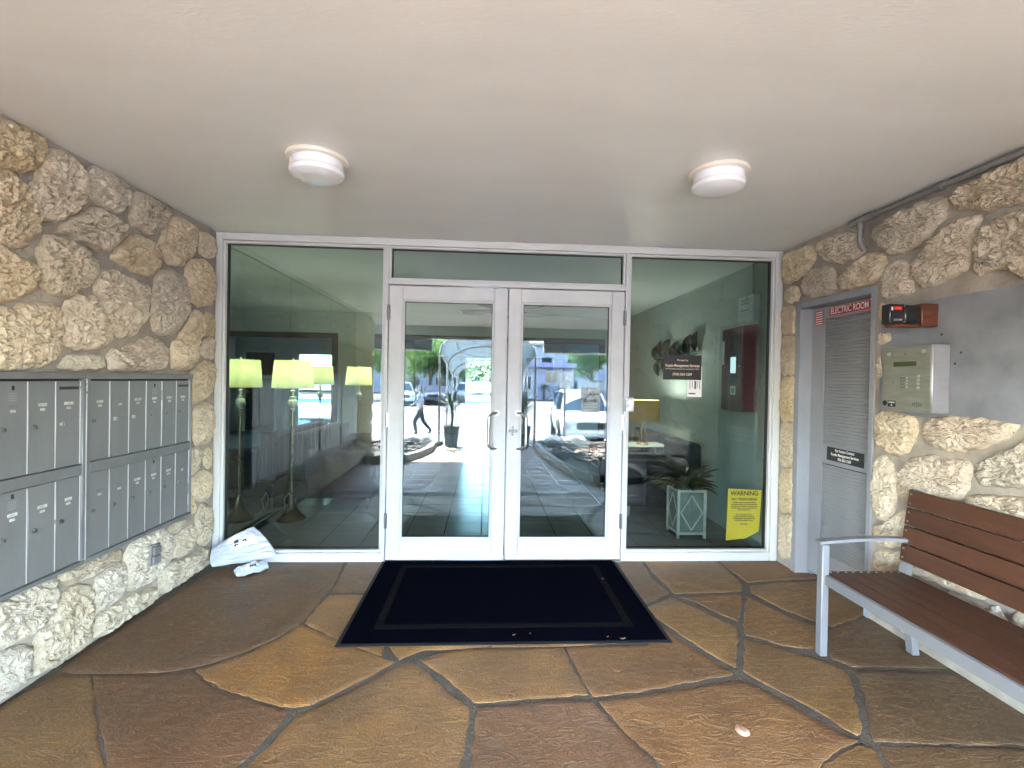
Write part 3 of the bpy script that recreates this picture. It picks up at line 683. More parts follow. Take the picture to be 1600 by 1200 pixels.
for i, poly in enumerate(RIGHT_STONES):
    quoin = i >= len(RIGHT_STONES) - 6
    m = M['coral_warm'] if quoin else M[random.choice(('coral', 'coral', 'coral_warm', 'coral_pale', 'coral_pink'))]
    stone([(min(y, -0.005), min(max(v, 0.012), H - 0.004)) for y, v in poly], 1, 300 + i * 5.3, m, wall_r, h=0.024 if quoin else 0.040, rel=0.016 if quoin else 0.034)
# the same walls going on beyond the picture's edges
def more_stones(y0, y1, side, wall, skip, s0):
    ny = max(1, round((y1 - y0) / 0.34))
    sd = [(y0 + (a + 0.5 + random.uniform(-.25, .25)) * (y1 - y0) / ny, (b + 0.5 + random.uniform(-.25, .25)) * H / 8) for a in range(ny) for b in range(8)]
    for i, c in enumerate(voronoi(sd, (y0, y1, 0.012, H - 0.005))):
        if len(c) < 3: continue
        cy = sum(p[0] for p in c) / len(c); cz = sum(p[1] for p in c) / len(c)
        if skip(cy, cz): continue
        stone(inset(c if area(c) > 0 else c[::-1], 0.012), side, s0 + i * 2.1, M[random.choice(('coral', 'coral_warm', 'coral_pale', 'coral_pink'))], wall, N=64, RN=10)
more_stones(-4.95, -1.74, -1, wall_l, lambda y, z: 0.36 < z < 1.56 and y > -3.95, 600)
more_stones(-4.25, -1.86, 1, wall_r, lambda y, z: False, 800)

# ================================================================== GLAZED STOREFRONT
W = M['white_metal']
sf = empty('glass_storefront', (0.11, 0.04, 0), 'white framed glass storefront with tall side panels and transom', 'storefront')
Y0, Y1 = -0.035, 0.075
def member(name, x0, x1, z0, z1, y0=Y0, y1=Y1):
    return bxo(name, x0, x1, y0, y1, z0, z1, W, sf, bev=0.004)
member('jamb', XL + 0.003, -2.048, 0.0, H - 0.003)
member('jamb', 2.256, XR - 0.003, 0.0, H - 0.003)
member('head', -2.048, 2.256, 2.437, H - 0.003)
member('sill', -2.048, -0.842, 0.0, 0.07)
member('sill', 1.068, 2.256, 0.0, 0.07)
member('mullion', -0.842, -0.812, 0.0, 2.437)
member('mullion', 1.036, 1.068, 0.0, 2.437)
member('transom_bar', -0.812, 1.036, 2.141, 2.176)
def stops(x0, x1, z0, z1, w=0.017):
    bm = B()
    for a in ((x0, x0 + w, z0, z1), (x1 - w, x1, z0, z1), (x0 + w, x1 - w, z0, z0 + w), (x0 + w, x1 - w, z1 - w, z1)):
        box(bm, a[0], a[1], -0.016, 0.055, a[2], a[3], 0.002)
    obj('glazing_stop', bm, W, sf, smooth=40)
    bm = B(); w2 = w + 0.004
    for a in ((x0 + w, x0 + w2, z0 + w, z1 - w), (x1 - w2, x1 - w, z0 + w, z1 - w), (x0 + w2, x1 - w2, z0 + w, z0 + w2), (x0 + w2, x1 - w2, z1 - w2, z1 - w)):
        box(bm, a[0], a[1], 0.008, 0.046, a[2], a[3])
    obj('gasket', bm, M['rubber'], sf)
    bxo('glass_pane', x0 + w + 0.001, x1 - w - 0.001, 0.022, 0.030, z0 + w + 0.001, z1 - w - 0.001, M['glass'], sf)
stops(-2.048, -0.842, 0.07, 2.437)
stops(1.068, 2.256, 0.07, 2.437)
stops(-0.812, 1.036, 2.176, 2.437)
bxo('threshold', -0.812, 1.036, -0.05, 0.07, -0.004, 0.012, M['steel'], sf, bev=0.003)

def leaf(x0, x1, g0, g1, label, hinge_left):
    d = empty('entrance_door', ((x0 + x1) / 2, 0.02, 0.014), label, 'door')
    ya, yb = -0.028, 0.020
    gz0, gz1 = 0.188, 2.012
    m = M['white_scuff']
    bxo('stile', x0, g0 - 0.016, ya, yb, 0.02, 2.134, m, d, bev=0.004)
    bxo('stile', g1 + 0.016, x1, ya, yb, 0.02, 2.134, m, d, bev=0.004)
    bxo('top_rail', g0 - 0.016, g1 + 0.016, ya + 0.001, yb - 0.001, gz1 + 0.016, 2.133, m, d, bev=0.003)
    bxo('bottom_rail', g0 - 0.016, g1 + 0.016, ya + 0.001, yb - 0.001, 0.045, gz0 - 0.016, m, d, bev=0.003)
    bm = B(); w = 0.016
    a0, a1, b0, b1 = g0 - w, g1 + w, gz0 - w, gz1 + w
    for a in ((a0, g0, b0, b1), (g1, a1, b0, b1), (g0, g1, b0, gz0), (g0, g1, gz1, b1)):
        box(bm, a[0], a[1], ya + 0.006, yb - 0.006, a[2], a[3], 0.002)
    obj('glazing_stop', bm, m, d, smooth=40)
    bm = B()
    for a in ((g0, g0 + .003, gz0, gz1), (g1 - .003, g1, gz0, gz1), (g0, g1, gz0, gz0 + .003), (g0, g1, gz1 - .003, gz1)):
        box(bm, a[0], a[1], -0.012, 0.010, a[2], a[3])
    obj('gasket', bm, M['rubber'], d)
    bxo('glass_pane', g0 + 0.001, g1 - 0.001, -0.006, 0.0, gz0 + 0.001, gz1 - 0.001, M['glass'], d)
    sw = bxo('door_sweep', x0 + 0.004, x1 - 0.004, ya - 0.010, ya + 0.003, 0.018, 0.058, m, d, bev=0.002)
    for k in range(7):
        sx = x0 + 0.07 + k * (x1 - x0 - 0.14) / 6
        obj('screw', lathe(B(), [(0, -0.003), (0.005, -0.002), (0.006, 0.0)], 0, 0, 10), M['dark_steel'], sw).data.transform(Matrix.Translation((sx, ya - 0.0095, 0.040)) @ Matrix.Rotation(-math.pi / 2, 4, 'X') @ Matrix.Diagonal((1, 1, -1, 1)))
    hx = x0 - 0.003 if hinge_left else x1 + 0.003
    for z in (1.925, 1.10, 0.32):
        bm = tube(B(), [(hx, ya - 0.010, z - 0.058), (hx, ya - 0.010, z + 0.058)], 0.010, 10)
        box(bm, hx - 0.014, hx + 0.014, ya - 0.006, ya + 0.002, z - 0.056, z + 0.056)
        obj('hinge', bm, M['dark_steel'] if z != 1.10 else M['steel'], d, smooth=50)
    # C-shaped offset pull
    s = -1 if hinge_left else 1
    mx = (x1 - 0.072) if hinge_left else (x0 + 0.086)
    zt, zb = 1.163, 0.886
    pts = []
    for k in range(7):
        a = k / 6 * math.pi / 2
        pts.append((mx + s * 0.062 * math.sin(a) ** 1.0, ya - 0.012 - 0.052 * math.sin(a), zt - 0.040 * (1 - math.cos(a))))
    pts = [(mx - s * 0.0, ya + 0.0, zt)] + pts
    low = [(p[0], p[1], zt + zb - p[2]) for p in reversed(pts)]
    h = obj('pull_handle', tube(B(), pts + low, 0.0125, 14), M['steel'], d, smooth=60)
    for z in (zt, zb):
        obj('rosette', tube(B(), [(mx, ya - 0.010, z), (mx, ya + 0.001, z)], 0.021, 18), M['steel'], h, smooth=40)
    return d
dl = leaf(-0.806, 0.107, -0.685, -0.012, 'white glass entrance door with its hinges beside the lamp panel', True)
dr = leaf(0.114, 1.031, 0.231, 0.911, 'white glass entrance door carrying the keyed lock and deliveries notice', False)
# keyed cylinders and worn plate on the meeting stile
bm = B()
lk = bxo('lock_plate', 0.125, 0.205, -0.0295, -0.0275, 1.012, 1.036, M['white_scuff'], dr, bev=0.0008)
for x, z, r in ((0.140, 1.024, 0.011), (0.164, 1.023, 0.016), (0.190, 1.024, 0.011), (0.163, 1.052, 0.008), (0.160, 0.995, 0.008)):
    o = obj('lock_cylinder', tube(B(), [(x, -0.036, z), (x, -0.027, z)], r, 16), M['alu_frame'], dr, smooth=40)
    obj('keyway', box(B(), x - 0.0015, x + 0.0015, -0.0368, -0.0355, z - r * 0.6, z + r * 0.6), M['black'], o)

# white lock box on the mullion
lb = empty('lock_box', (1.075, -0.05, 1.2), 'small white lock box on the frame beside the dark table lamp panel', 'lock box')
bxo('housing', 1.042, 1.112, -0.062, -0.0365, 1.190, 1.302, M['white_metal'], lb, bev=0.005)
obj('cylinder', tube(B(), [(1.077, -0.070, 1.262), (1.077, -0.061, 1.262)], 0.019, 20), M['steel'], lb, smooth=40)
obj('cylinder', tube(B(), [(1.072, -0.066, 1.214), (1.072, -0.061, 1.214)], 0.011, 16), M['steel'], lb, smooth=40)
bxo('label_strip', 1.060, 1.098, -0.0632, -0.0618, 1.289, 1.296, M['dark_steel'], lb)

# notices on the glass
YG = 0.0205
s = empty('notice_sign', (1.526, YG, 1.45), 'black notice on the glass with cream lettering and phone number', 'sign')
bxo('sign_board', 1.369, 1.683, YG - 0.003, YG, 1.448, 1.648, M['sign_black'], s)
ty = YG - 0.0036
text('lettering', 'Managed by', 0.019, (1.526, ty, 1.606), FACE_IN, M['sign_cream'], s)
text('lettering', 'Royale Management Services', 0.030, (1.526, ty, 1.562), FACE_IN, M['sign_cream'], s, bold=0.0006, sx=0.80)
text('lettering', '2319 N Andrews Avenue, Fort Lauderdale FL. 33311', 0.0155, (1.526, ty, 1.535), FACE_IN, M['sign_cream'], s, sx=0.84)
text('lettering', '(954) 563-1269', 0.029, (1.526, ty, 1.492), FACE_IN, M['sign_cream'], s, bold=0.0004, sx=0.88)
s = empty('paper_notice', (1.63, YG, 1.3), 'white paper notice peeking out below the black notice', 'notice')
bxo('sheet', 1.572, 1.690, YG + 0.0002, YG + 0.0009, 1.312, 1.560, M['paper'], s)
for k in range(5):
    bxo('printed_line', 1.590 + 0.02 * k, 1.594 + 0.02 * k + (0.008 if k == 2 else 0), YG - 0.0006, YG + 0.0001, 1.375 + (k % 2) * 0.01, 1.440, M['ink'], s)
bxo('printed_line', 1.582, 1.640, YG - 0.0006, YG + 0.0001, 1.333, 1.343, M['ink'], s)
s = empty('warning_sign', (2.064, YG, 0.14), 'yellow no trespassing warning sheet low on the glass', 'sign')
bm = B()
prism(bm, [(1.918, 0.148), (1.930, 0.572), (2.212, 0.560), (2.196, 0.225), (2.080, 0.165)], lambda x, z: (x, YG - 0.001, z), lambda x, z: (x, YG - 0.0001, z))
obj('sheet', bm, M['yellow'], s)
ty = YG - 0.0015
text('lettering', 'WARNING', 0.050, (2.066, ty, 0.532), FACE_IN, M['ink'], s, bold=0.0012, sx=0.95)
text('lettering', 'NO TRESPASSING', 0.027, (2.066, ty, 0.484), FACE_IN, M['ink'], s, bold=0.0008)
random.seed(9)
for k, z in enumerate((0.458, 0.443, 0.428, 0.413, 0.398, 0.358, 0.343, 0.328, 0.313, 0.282)):
    w = (0.19, 0.22, 0.22, 0.21, 0.10, 0.14, 0.17, 0.18, 0.15, 0.06)[k] / 2
    x = 2.066 - w
    while x < 2.066 + w:
        l = random.uniform(0.008, 0.026)
        bxo('printed_word', x, min(x + l, 2.066 + w), ty - 0.0002, ty, z - 0.0035, z + 0.0035, M['ink'], s)
        x += l + 0.004
s = empty('deliveries_notice', (0.772, -0.0065, 1.17), 'grey translucent deliveries notice on the door glass', 'notice')
M['film'] = mat('grey_translucent_film', (0.42, 0.44, 0.44), 0.5)
_nt = M['film'].node_tree
_tr = _nt.nodes.new('ShaderNodeBsdfTransparent'); _mx = _nt.nodes.new('ShaderNodeMixShader'); _mx.inputs[0].default_value = 0.42
_nt.links.new(_tr.outputs[0], _mx.inputs[1]); _nt.links.new(_nt.nodes['Principled BSDF'].outputs[0], _mx.inputs[2])
_nt.links.new(_mx.outputs[0], _nt.nodes['Material Output'].inputs[0])
bm = B(); prism(bm, [(0.708, 1.174), (0.848, 1.174), (0.855, 1.181), (0.855, 1.366), (0.848, 1.373), (0.708, 1.374), (0.700, 1.367), (0.700, 1.181)], lambda x, z: (x, -0.0075, z), lambda x, z: (x, -0.0064, z))
obj('sheet', bm, M['film'], s)
text('lettering', 'DELIVERIES', 0.026, (0.777, -0.0080, 1.268), FACE_IN, M['ink'], s, bold=0.0006, sx=0.84)
obj('emblem', tube(B(), [(0.777, -0.0082, 1.318), (0.777, -0.0076, 1.318)], 0.008, 12), M['ink'], s)
for k, (z, w) in enumerate(((1.318, 0.05), (1.242, 0.055), (1.218, 0.045), (1.200, 0.03))):
    if k == 0:
        bxo('printed_line', 0.722, 0.762, -0.0080, -0.0076, z - 0.001, z + 0.001, M['ink'], s); bxo('printed_line', 0.792, 0.832, -0.0080, -0.0076, z - 0.001, z + 0.001, M['ink'], s)
    else:
        bxo('printed_line', 0.777 - w, 0.777 + w, -0.0080, -0.0076, z - 0.0015, z + 0.0015, M['door_grey'], s)

# ================================================================== CEILING LIGHTS, CONDUIT
def ceiling_light(x, y, label, tilt=0.0):
    d = empty('ceiling_light', (x, y, H), label, 'ceiling light', 'round ceiling lights')
    obj('base_plate', lathe(B(), [(0, H - 0.0005), (0.140, H - 0.0005), (0.146, H - 0.010), (0.143, H - 0.020), (0.128, H - 0.022), (0, H - 0.022)], x, y, 48), M['dome_base'], d, smooth=40)
    b = obj('diffuser', lathe(B(), [(0.121, H - 0.0225), (0.124, H - 0.028), (0.124, H - 0.062), (0.127, H - 0.066), (0.129, H - 0.074), (0.122, H - 0.088), (0.100, H - 0.099), (0.060, H - 0.106), (0, H - 0.109)], x, y, 48), M['dome'], d, smooth=35)
    obj('trim_ring', lathe(B(), [(0.1245, H - 0.060), (0.1285, H - 0.061), (0.1285, H - 0.064), (0.1245, H - 0.065)], x, y, 48), M['dome_base'], b, smooth=40)
    return d
ceiling_light(-0.905, -1.345, 'round white ceiling light above the mailbox side of the entrance')
ceiling_light(1.100, -1.392, 'round white ceiling light above the bench side of the entrance')

cd = empty('conduit', (XR - 0.04, -2.0, H - 0.03), 'grey painted conduit running along the ceiling above the stone wall', 'conduit')
xc, zc = XR - 0.034, H - 0.028
obj('pipe', tube(B(), [(xc, -3.2, zc), (xc, -0.80, zc)], 0.0165, 14), M['conduit'], cd, smooth=50)
bm = tube(B(), [(xc, -0.945, zc), (xc, -0.785, zc)], 0.024, 14)
tube(bm, [(xc, -0.86, zc), (xc, -0.86, zc - 0.055)], 0.021, 14)
obj('junction_body', bm, M['conduit'], cd, smooth=45)
obj('elbow', tube(B(), [(xc, -0.86, zc - 0.05), (xc, -0.86, zc - 0.12), (xc + 0.008, -0.862, zc - 0.155), (xc + 0.03, -0.864, zc - 0.185)], [0.017, 0.017, 0.021, 0.021], 14), M['conduit'], cd, smooth=50)
for y in (-0.955, -1.385, -2.4):
    obj('coupling', tube(B(), [(xc, y - 0.022, zc), (xc, y + 0.022, zc)], 0.0225, 14), M['alu_frame'], cd, smooth=45)

# ================================================================== MAILBOXES
def lock_of(parent, x, y, z, open_):
    o = obj('lock', tube(B(), [(x, y, z), (x + 0.009, y, z)], [0.0105, 0.0095], 14), M['steel'] if open_ else M['dark_steel'], parent, smooth=40)
    return o
def mailbox_bank(y0, y1, n, label, detail, seed):
    rnd = random.Random(seed)
    bk = empty('mailbox_bank', (XL, (y0 + y1) / 2, 0.47), label, 'mailboxes', 'mailbox banks')
    xf = XL + 0.062
    zb, zt = 0.468, 1.420
    # carcass and frame
    bm = B(); box(bm, XL + 0.001, xf - 0.022, y0, y1, zb, zt)
    obj('carcass', bm, M['black_gap'], bk)
    def fr(name, a0, a1, b0, b1, x1=xf): bxo(name, XL + 0.002, x1, a0, a1, b0, b1, M['alu_frame'], bk, bev=0.003)
    yi0, yi1 = y0 + 0.030, y1 - 0.016
    fr('frame_rail', y0, y1, 1.388, zt, xf + 0.006); fr('frame_rail', yi0, yi1, 0.915, 0.967); fr('frame_rail', y0, y1, zb, 0.488, xf + 0.004)
    fr('frame_stile', y0, yi0, 0.488, 1.388); fr('frame_stile', yi1, y1, 0.488, 1.388)
    bxo('bright_edge', xf - 0.01, xf + 0.002, y0 + 0.001, y0 + 0.004, 0.47, 1.418, M['alu_edge'], bk)
    p = (yi1 - yi0) / n
    for row, (z0, z1) in enumerate(((0.970, 1.378), (0.490, 0.912))):
        for k in range(n):
            a, b = yi0 + k * p + 0.0025, yi0 + (k + 1) * p - 0.0025
            ajar = detail and row == 1 and n == 4 and k == 1
            x = xf - 0.010 + rnd.uniform(-0.0015, 0.0015)
            dr_ = bxo('mailbox_door', x - 0.006, x, a, b, z0, z1, M['alu'], bk, bev=0.0015)
            bxo('door_edge', x - 0.006, x + 0.0012, b - 0.0035, b + 0.0005, z0 + 0.002, z1 - 0.002, M['alu_edge'], dr_)
            c = (a + b) / 2
            zl = z0 + 0.205 if row == 0 else z0 + 0.225
            zn = zl + 0.090
            if not detail:
                lock_of(dr_, x, a + 0.026, zl, False); continue
            lock_of(dr_, x, a + 0.027, zl, rnd.random() < 0.4)
            obj('keyway', box(B(), x + 0.009, x + 0.0096, a + 0.0255, a + 0.0285, zl - 0.006, zl + 0.006), M['black'], dr_)
            w = rnd.uniform(0.019, 0.026)
            kind = rnd.random()
            bxo('name_plate', x, x + 0.0012, c - w, c + w, zn, zn + 0.014, M['label'] if kind < 0.72 else M['alu_frame'], dr_, bev=0.0004)
            bxo('number_label', x, x + 0.0012, c - 0.012, c + 0.012, zn - 0.020, zn - 0.009, M['label'], dr_, bev=0.0004)
            if kind < 0.5:
                bxo('name_print', x + 0.0012, x + 0.0015, c - w * 0.6, c + w * rnd.uniform(0.0, 0.7), zn + 0.005, zn + 0.008, M['door_grey'], dr_)
            if k == 3 and n == 6:      # outgoing-mail mark
                bxo('printed_mark', x, x + 0.0006, c - 0.006, c + 0.006, zn + 0.075, zn + 0.094, M['ink'], dr_)
                for q in range(4):
                    bxo('printed_mark', x, x + 0.0006, c - 0.019, c + 0.019 - 0.004 * (q % 2), zn + 0.060 - q * 0.010, zn + 0.064 - q * 0.010, M['door_grey'], dr_)
            if k == 5 and row == 0:
                bxo('mail_slot', x, x + 0.0015, a + 0.014, b - 0.012, z1 - 0.040, z1 - 0.026, M['black'], dr_)
    return bk
mailbox_bank(-1.268, -0.400, 6, 'grey metal mailbox bank of twelve doors closest to the glass', True, 3)
mailbox_bank(-2.136, -1.270, 6, 'grey metal mailbox bank cut off by the picture edge', True, 12)
mailbox_bank(-3.004, -2.138, 6, 'grey metal mailbox bank seen only as reflection in the glass', False, 5)
mailbox_bank(-3.872, -3.006, 6, 'farthest grey metal mailbox bank seen only as reflection', False, 6)

ou = empty('wall_outlet', (XL + 0.05, -0.76, 0.27), 'grey weatherproof outlet cover on the pale stone under the mailboxes', 'outlet')
Mx = Matrix.Translation((XL + 0.068, -0.757, 0.325)) @ Matrix.Rotation(R(-4), 4, 'X')
bxo('cover_plate', -0.030, 0.0, -0.043, 0.043, -0.062, 0.062, M['conduit'], ou, bev=0.004, M=Mx)
bxo('flap', 0.0005, 0.014, -0.034, 0.034, 0.004, 0.050, M['alu_frame'], ou, bev=0.004, M=Mx)
bxo('flap', 0.0005, 0.014, -0.034, 0.034, -0.052, -0.004, M['alu_frame'], ou, bev=0.004, M=Mx)

# ================================================================== ELECTRIC ROOM DOOR
ed = empty('louvred_door', (2.41, -0.59, 0), 'grey louvred electric room door recessed in the stone wall', 'door')
G = M['door_grey']
bm = B()
box(bm, XR - 0.012, XR + 0.14, -0.272, -0.214, 0.0, 2.044, 0.003); box(bm, XR - 0.012, XR + 0.14, -0.966, -0.930, 0.0, 2.044, 0.003); box(bm, XR - 0.012, XR + 0.14, -0.930, -0.272, 1.998, 2.044, 0.003)
obj('door_frame', bm, G, ed, smooth=40)
bxo('door_stop', XR + 0.10, XR + 0.13, -0.290, -0.272, 0.0, 1.998, G, ed)
lx = XR + 0.082
ly0, ly1 = -0.928, -0.275
bm = B()
box(bm, lx, lx + 0.04, -0.405, ly1, 0.03, 1.994); box(bm, lx, lx + 0.04, ly0, -0.862, 0.03, 1.994)
for z0, z1 in ((0.03, 0.22), (0.862, 1.005), (1.905, 1.994)): box(bm, lx + 0.0005, lx + 0.0395, -0.862, -0.405, z0, z1)
leaf_o = obj('door_leaf', bm, G, ed)
bxo('backing', lx + 0.034, lx + 0.038, -0.861, -0.406, 0.221, 1.904, M['black_gap'], ed)
sl = B(); box(sl, -0.014, 0.014, -0.2285, 0.2285, -0.0035, 0.0035)
sl_o = obj('louvre_slat', sl, M['louver'], ed); sl_me = sl_o.data
bpy.data.objects.remove(sl_o)
def slats(z0, z1):
    z = z0 + 0.012
    while z < z1 - 0.006:
        inst('louvre_slat', sl_me, ed, (lx + 0.012, -0.6335, z), (0, R(-50), 0)); z += 0.0225
slats(1.005, 1.905); slats(0.22, 0.862)
bm = B()
for z0, z1 in ((1.005, 1.905), (0.22, 0.862)):
    for a in ((-0.418, -0.404, z0 - 0.012, z1 + 0.012), (-0.863, -0.849, z0 - 0.012, z1 + 0.012)): box(bm, lx - 0.006, lx - 0.0005, *a, 0.002)
    for a in ((-0.849, -0.418, z0 - 0.012, z0), (-0.849, -0.418, z1, z1 + 0.012)): box(bm, lx - 0.006, lx - 0.0005, *a, 0.002)
obj('louvre_trim', bm, G, ed, smooth=40)
s = empty('electric_room_sign', (lx, -0.65, 1.91), 'red electric room sign at the top of the louvred door', 'sign')
bxo('sign_plate', lx - 0.0095, lx - 0.007, -0.838, -0.452, 1.915, 1.984, M['red_sign'], s)
text('lettering', 'ELECTRIC ROOM', 0.062, (lx - 0.0100, -0.645, 1.9495), FACE_LEFT, M['sign_white'], s, bold=0.0008, sx=0.72)
bm = B()
for z0, z1 in ((1.9185, 1.9205), (1.9785, 1.9805)): box(bm, lx - 0.0101, lx - 0.0096, -0.834, -0.456, z0, z1)
for y0, y1 in ((-0.834, -0.832), (-0.458, -0.456)): box(bm, lx - 0.0101, lx - 0.0096, y0, y1, 1.9205, 1.9785)
obj('border_line', bm, M['sign_white'], s)
s = empty('door_sticker', (lx, -0.345, 1.88), 'small red and white striped sticker beside the electric room sign', 'sticker')
bxo('sticker_sheet', lx - 0.0045, lx - 0.003, -0.392, -0.308, 1.868, 1.972, M['red_sign'], s)
for k in range(6):
    bxo('printed_stripe', lx - 0.0052, lx - 0.0046, -0.386, -0.314, 1.875 + k * 0.0165, 1.882 + k * 0.0165, M['sign_white'], s)
s = empty('access_sign', (lx, -0.64, 0.89), 'black access contact sign in the middle of the louvred door', 'sign')
Mr = Matrix.Translation((lx - 0.008, -0.638, 0.940)) @ Matrix.Rotation(R(0.6), 4, 'X')
bxo('sign_plate', -0.002, 0.0, -0.168, 0.168, -0.047, 0.047, M['sign_black'], s, M=Mr)
for t, z in (('For Access Contact', 0.970), ('Royale Management Services', 0.941), ('954-563-1269', 0.911)):
    text('lettering', t, 0.027, (lx - 0.0106, -0.638, z), FACE_LEFT, M['sign_white'], s, bold=0.0006, sx=0.80)

# ================================================================== INTERCOM, PLATE, BLACK DEVICE
pl = empty('wall_plate', (XR, -1.4, 1.26), 'grey painted plate behind the steel intercom box', 'wall plate')
bm = B(); prism(bm, [(-1.015, 1.262), (-1.020, 1.80), (-1.10, 1.872), (-1.42, 1.892), (-1.80, 1.886), (-1.80, 1.270), (-1.75, 1.266)], lambda y, z: (XR - 0.001, y, z), lambda y, z: (XR - 0.014, y, z))
bmesh.ops.recalc_face_normals(bm, faces=bm.faces)
obj('plate', bm, M['plate_grey'], pl)
for y, z in ((-1.505, 1.60), (-1.475, 1.545), (-1.40, 1.70)):
    obj('screw_hole', tube(B(), [(XR - 0.0150, y, z), (XR - 0.0136, y, z)], 0.006, 10), M['black'], pl)
ic = empty('intercom', (2.25, -1.3, 1.29), 'stainless entry intercom with keypad and small green display', 'intercom')
xi = 2.205
bxo('housing', xi + 0.006, XR - 0.0145, -1.452, -1.150, 1.290, 1.645, M['box_side'], ic, bev=0.003)
fp = bxo('face_plate', xi, xi + 0.006, -1.448, -1.152, 1.292, 1.643, M['box_steel'], ic, bev=0.0015)
bxo('display', xi - 0.0015, xi, -1.365, -1.225, 1.535, 1.560, M['lcd'], ic)
for r in range(4):
    for c in range(3):
        obj('key', tube(B(), [(xi - 0.004, -1.277 - c * 0.0175, 1.472 - r * 0.0165), (xi, -1.277 - c * 0.0175, 1.472 - r * 0.0165)], 0.0062, 10), M['steel'] if c == 2 else M['alu_frame'], ic, smooth=40)
for r in range(4):
    obj('button', tube(B(), [(xi - 0.005, -1.382, 1.480 - r * 0.020), (xi, -1.382, 1.480 - r * 0.020)], 0.0078, 12), M['steel'], ic, smooth=40)
for y, z in ((-1.195, 1.605), (-1.410, 1.610)):
    obj('cam_lock', tube(B(), [(xi - 0.007, y, z), (xi, y, z)], 0.0105, 14), M['steel'], ic, smooth=40)
obj('camera_eye', tube(B(), [(xi - 0.001, -1.297, 1.602), (xi, -1.297, 1.602)], 0.004, 10), M['black'], ic)
for k in range(5):
    bxo('speaker_slot', xi - 0.0008, xi, -1.352 - k * 0.012, -1.349 - k * 0.012, 1.318 + (abs(k - 2) * 0.003), 1.346 - abs(k - 2) * 0.003, M['black'], ic)
st = bxo('sticker', xi - 0.0008, xi, -1.243, -1.192, 1.312, 1.346, M['sign_black'], ic)
bxo('printed_line', xi - 0.0013, xi - 0.0008, -1.238, -1.198, 1.333, 1.340, M['paper'], st); bxo('printed_line', xi - 0.0013, xi - 0.0008, -1.222, -1.214, 1.317, 1.326, M['paper'], st)
obj('round_sticker', tube(B(), [(xi - 0.0008, -1.172, 1.331), (xi, -1.172, 1.331)], 0.0155, 20), M['sign_black'], ic)
obj('speaker_mark', tube(B(), [(xi - 0.001, -1.222, 1.447), (xi, -1.222, 1.447)], 0.006, 10), M['alu_frame'], ic)

bd = empty('alarm_device', (2.2, -1.3, 1.74), 'black device with red label mounted on a stained wood block', 'device')
bxo('wood_block', 2.212, XR - 0.0145, -1.383, -1.315, 1.742, 1.862, M['stained_wood'], bd, bev=0.004)
bxo('wood_shelf', 2.062, 2.211, -1.380, -1.318, 1.738, 1.752, M['stained_wood'], bd, bev=0.003)
bxo('device_body', 2.128, 2.211, -1.374, -1.325, 1.7525, 1.852, M['black'], bd, bev=0.006)
bxo('device_front', 2.040, 2.127, -1.377, -1.322, 1.7525, 1.856, M['black'], bd, bev=0.005)
bxo('red_label', 2.066, 2.106, -1.3786, -1.3772, 1.826, 1.843, M['red_bright'], bd)
bxo('grey_label', 2.062, 2.108, -1.3786, -1.3772, 1.768, 1.779, M['conduit'], bd)
bxo('silver_label', 2.048, 2.058, -1.3786, -1.3772, 1.822, 1.840, M['paper'], bd)
for z in (1.764, 1.846):
    obj('screw', tube(B(), [(2.120, -1.3795, z), (2.120, -1.3772, z)], 0.0035, 8), M['steel'], bd)

# ================================================================== BENCH
be = empty('park_bench', (1.97, -2.1, 0), 'brown slatted bench with silver metal frame against the stone wall', 'bench')
by0, by1 = -2.95, -1.325
S_ = M['silver']
for y in (by1 - 0.022, by0 + 0.022):
    bxo('leg', 1.715, 1.755, y - 0.021, y + 0.021, 0.004, 0.590, S_, be, bev=0.004)
    bm = tube(B(), [(0, 0, 0), (0, 0, 0.001)], 0.001, 4); bm.free()
    # raked back post, one bent flat bar from foot to top rail
    bm = B()
    prof = [(2.225, 0.004), (2.262, 0.004), (2.205, 0.42), (2.262, 0.872), (2.232, 0.876), (2.168, 0.42)]
    prism(bm, prof, lambda x, z: (x, y - 0.021, z), lambda x, z: (x, y + 0.021, z)); bmesh.ops.recalc_face_normals(bm, faces=bm.faces)
    obj('back_post', bm, S_, be)
    # gently bowed arm rest
    bm = B(); top = []; n = 10
    for k in range(n + 1):
        t = k / n; x = 1.700 + t * 0.500; z = 0.592 + 0.018 * math.sin(t * math.pi * 0.8)
        top.append((x, z))
    prof = [(x, z + 0.016) for x, z in top] + [(x, z) for x, z in reversed(top)]
    prism(bm, prof, lambda x, z: (x, y - 0.024, z), lambda x, z: (x, y + 0.024, z)); bmesh.ops.recalc_face_normals(bm, faces=bm.faces)
    obj('armrest', bm, S_, be)
    bxo('seat_bracket', 1.756, 2.18, y - 0.018, y + 0.018, 0.385, 0.418, S_, be, bev=0.003)
bxo('seat_rail', 1.730, 1.752, by0 + 0.045, by1 - 0.045, 0.382, 0.434, S_, be, bev=0.003)
bxo('seat_rail', 2.160, 2.180, by0 + 0.045, by1 - 0.045, 0.382, 0.417, S_, be, bev=0.003)
for k in range(5):
    x0 = 1.756 + k * 0.0845
    bxo('seat_slat', x0, x0 + 0.080, by0 + 0.004, by1 - 0.004, 0.4195, 0.4375, M['wood_slat'], be, bev=0.002)
